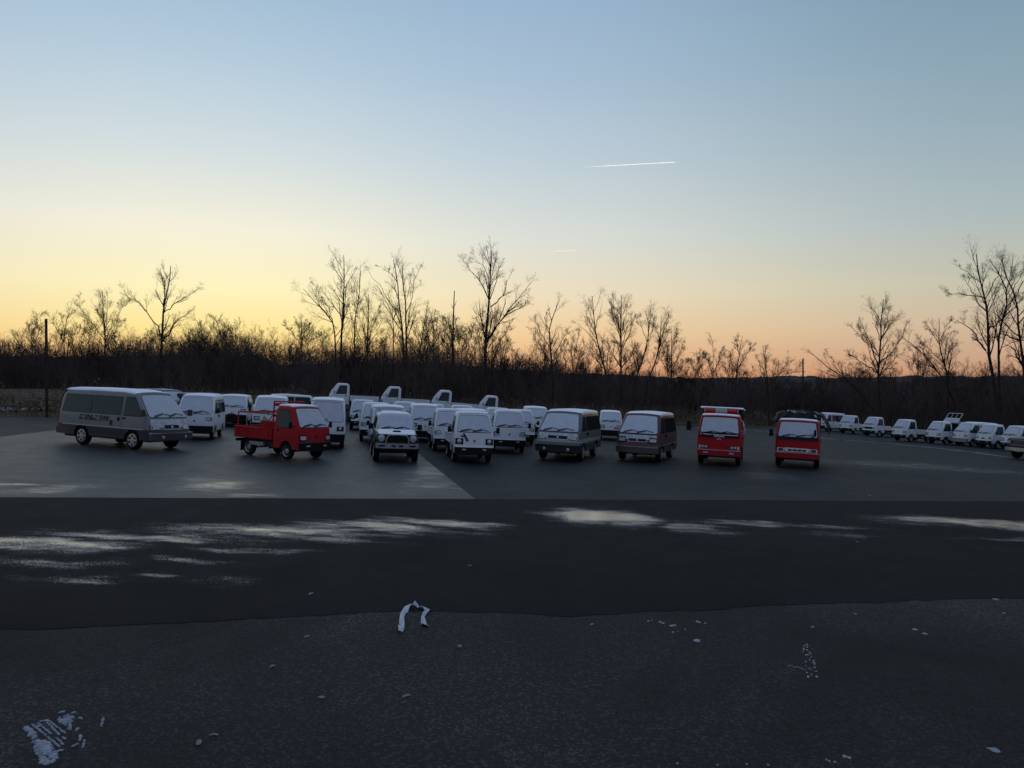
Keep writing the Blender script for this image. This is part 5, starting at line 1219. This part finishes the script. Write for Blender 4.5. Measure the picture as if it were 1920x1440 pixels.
# ------------------------------------------------------------------ litter on the tarmac
M_cloth = mat('white_cloth', (.50,.53,.58), .8, spec=.2, noise=.12, nscale=30, bump=.4, bscale=60)
zz = [(385,1225,150),(400,1130,200),(420,1060,170),(425,950,175),(415,860,178),(425,740,140),(455,640,165),(520,540,175),(600,450,165),(675,370,120),(740,315,50),(790,308,34),(850,305,36),(920,335,50),(1000,390,85),(1090,430,110),(1180,455,120),(1250,470,135),(1290,520,165),(1265,585,190),(1200,630,120),(1130,685,60),(1090,735,22),(1110,800,90),(1140,880,155),(1170,950,180),(1190,1010,200),(1190,1045,330)]
cl = [gp(730+x/18, 1120+y/18) for x, y, w in zz]; b = MB(); n = len(cl); rs = random.Random(3); Lf = []; Rt_ = []
for i, (x, y, w) in enumerate(zz):
    c = cl[i]; dxy = cl[min(i+1,n-1)]-cl[max(i-1,0)]; dxy.z = 0; dxy.normalize(); nr = Vector((-dxy.y, dxy.x, 0))
    half = w/18/2*c.y/F*(1/ max(.33, abs(nr.x)+abs(nr.y)*.28)) ; half = min(half, .075)
    up = .030+.018*math.sin(i*1.7); tw = .020*math.sin(i*1.1+.5)
    Lf.append(c+nr*half+Vector((0,0,up+tw))); Rt_.append(c-nr*half+Vector((0,0,up-tw)))
b.v = [tuple(p) for p in Lf+Rt_]+[tuple(p-Vector((0,0,.006))) for p in Lf+Rt_]
for i in range(n-1):
    b.f += [(i,i+1,n+i+1,n+i), (2*n+i,3*n+i,3*n+i+1,2*n+i+1), (i,2*n+i,2*n+i+1,i+1), (n+i,n+i+1,3*n+i+1,3*n+i)]
b.f += [(0,n,3*n,2*n), (n-1,3*n-1,4*n-1,2*n-1)]
tp = b.build('cloth_strip', M_cloth, ang=60); tag(tp, 'twisted strip of white cloth lying in an arch on the dark tarmac', 'cloth strip')
def lump(b, c, r, h, rs, n=9):
    top = [];
    ring = [(c.x+math.cos(6.283*t/n)*r*rs.uniform(.55,1.25), c.y+math.sin(6.283*t/n)*r*rs.uniform(.55,1.25)) for t in range(n)]
    z0 = c.z-.002; V = [(x, y, z0) for x, y in ring]+[(c.x+(x-c.x)*.7, c.y+(y-c.y)*.7, z0+h*rs.uniform(.6,1)) for x, y in ring]+[(c.x, c.y, z0+h*rs.uniform(.8,1.2))]
    b.add(V, [(t,(t+1) % n,n+(t+1) % n,n+t) for t in range(n)]+[(n+t,n+(t+1) % n,2*n) for t in range(n)])
def zp(x, y, k=9.6, ox=30, oy=1320): return gp(ox+x/k, oy+y/k, .009)
rs = random.Random(9); b = MB()
def fill_quad(b, A, B, C_, D_, n, r0, r1, h):
    for i in range(n):
        u, v = rs.random(), rs.random(); x = (A[0]*(1-u)+B[0]*u)*(1-v)+(D_[0]*(1-u)+C_[0]*u)*v; y = (A[1]*(1-u)+B[1]*u)*(1-v)+(D_[1]*(1-u)+C_[1]*u)*v
        if math.sin(y*.11+x*.03) > .55: continue
        lump(b, zp(x, y), rs.uniform(r0, r1), h, rs)
fill_quad(b, (170,450),(230,460),(480,690),(290,690), 42, .010,.024,.012); fill_quad(b, (300,690),(540,700),(715,900),(390,910), 75, .012,.028,.014); fill_quad(b, (400,900),(715,900),(730,1040),(460,1130), 52, .012,.026,.012)
fill_quad(b, (710,250),(1030,230),(1010,380),(860,380), 44, .010,.024,.014); fill_quad(b, (880,380),(1000,380),(990,490),(960,490), 18, .008,.015,.010)
for (x0,y0,x1,y1) in ((290,390,540,590),(560,610,790,800),(400,370,640,570),(740,640,870,770),(550,350,780,575),(600,330,890,550),(840,625,905,670)):
    m_ = int(math.hypot(x1-x0, y1-y0)/11)
    for i in range(m_):
        if rs.random() < .86: t = i/m_; lump(b, zp(x0+(x1-x0)*t+rs.uniform(-7,7), y0+(y1-y0)*t+rs.uniform(-7,7)), rs.uniform(.006,.011), .008, rs, 6)
for (x0,y0,x1,y1) in ((440,335,590,310),(380,430,450,420),(1140,265,1200,300),(1110,460,1090,500),(1165,590,1145,680),(1010,790,1130,730),(770,865,840,850),(1575,270,1530,440),(1230,680,1200,820),(770,180,880,150),(1020,180,1050,170)):
    m_ = 7
    for i in range(m_): t = i/m_; lump(b, zp(x0+(x1-x0)*t, y0+(y1-y0)*t), rs.uniform(.006,.014), .008, rs, 6)
tag(b.build('snow_patch', M_gsnow, ang=50), 'patch of snow scored by tyre tread bars in the bottom left corner', 'snow patch')
def bits(label, pts, r, name='snow_patch', cat='snow patch', m=M_gsnow, group=None, stuff=False):
    b = MB()
    for x, y, k in pts:
        c = gp(x, y, .009); lump(b, c, .85*r*k*rs.uniform(.8,1.2), .010, rs, 8)
    if stuff: return tag(b.build('snow_crumbs', m, ang=50), kind='stuff')
    return tag(b.build(name, m, ang=50), label, cat, group)
bits('scatter of small snow bits on the tarmac right of the cloth strip, below the seam', [(1215,1166,.5),(1222,1165,.4),(1238,1168,1),(1243,1170,.8),(1258,1175,1.1),(1263,1174,.9),(1262,1187,.5),(1270,1186,.4),(1285,1182,.5),(1308,1167,.9),(1312,1169,.6),(1322,1170,.5)], .032, stuff=True)
bits('single flat snow bit below the scattered ones on the old tarmac', [(1307,1203,1.3)], .035)
bits('left one of two slanting snow bits toward the right on the old tarmac', [(1716,1182,1.4)], .034)
bits('right one of two slanting snow bits toward the right on the old tarmac', [(1735,1190,1.3)], .034)
bits('small snow fleck nearest the right end of the seam', [(1867,1125,1.3)], .035)
bits('small snow fleck just below the one by the right end of the seam', [(1882,1151,1)], .03)
bits('bright snow lump at the bottom right of the foreground', [(1863,1408,1.5)], .036)
bits('snow crumbs at the bottom edge left of the bright lump', [(1583,1421,1),(1592,1423,.9),(1555,1430,.8),(1566,1432,.7),(1550,1427,.6),(1270,1434,.7),(1345,1437,.6),(1400,1436,.6),(1440,1437,.6)], .022, stuff=True)
bits('thin crumbly snow streak in the right foreground', [(1510+rs.uniform(-8,12)+k*1.1, 1212+k*5.2+rs.uniform(-3,3), rs.uniform(.25,.6)) for k in range(12) for _ in range(3)]+[(1478+k*4, 1250+k*.8+rs.uniform(-2,2), .3) for k in range(9)], .026, m=M_dsnow, stuff=True)
M_paper = mat('pale_scrap', (.17,.17,.17), .8, noise=.2, nscale=40)
for x, y, a, lab in ((511,1253,.3,'pale scrap on the coarse tarmac below and left of the cloth strip'),(602,1312,-.1,'pale scrap in the lower foreground, nearest the faint tyre print'),
    (762,1309,.2,'pale scrap straight below the cloth strip in the foreground'),(401,1383,1.1,'upper one of two narrow scraps right of the tyre-scored snow'),(373,1397,.6,'lower one of two narrow scraps right of the tyre-scored snow'),
    (576,1197,.2,'pale scrap just below the tarmac seam left of the cloth strip'),(862,1215,.5,'small scrap a little right of and below the cloth strip'),(1110,1174,.3,'small scrap below the seam left of the scattered snow bits'),
    (1524,1179,.2,'small scrap above the crumbly snow streak'),(1603,1154,.5,'small scrap just below the seam at the right'),(881,1063,.1,'small scrap in the middle of the dark smooth lane'),
    (583,1116,.4,'small scrap on the dark lane above the seam, left of the cloth strip'),(1608,1018,.2,'small scrap below the right-hand wet streaks on the dark lane'),(1631,930,.1,'scrap at the far edge of the dark lane toward the right'),
    (1303,881,.3,'scrap on the tarmac in front of the fire truck with the light bar'),(1672,838,.1,'scrap lying beside the worn frost line before the right-hand row')):
    c = gp(x, y, .019); L_ = .026+.012*rs.random(); w = .011+.006*rs.random()
    if y < 1000: L_ *= 1.6; w *= 2
    b = MB(); b.v = [(-L_,-w,0),(0,-w*1.2,.006),(L_,-w*.6,.002),(L_,w*.8,.004),(0,w,.010),(-L_,w*.7,.001)]; b.v += [(p[0],p[1],p[2]-.003) for p in b.v]
    b.f = [(0,1,4,5),(1,2,3,4),(6,11,10,7),(7,10,9,8)]+[(j,(j+1) % 6,6+(j+1) % 6,6+j) for j in range(6)]
    o = b.build('paper_scrap', M_paper); o.location = c; o.rotation_euler = (0,0,a*3); tag(o, lab, 'litter')
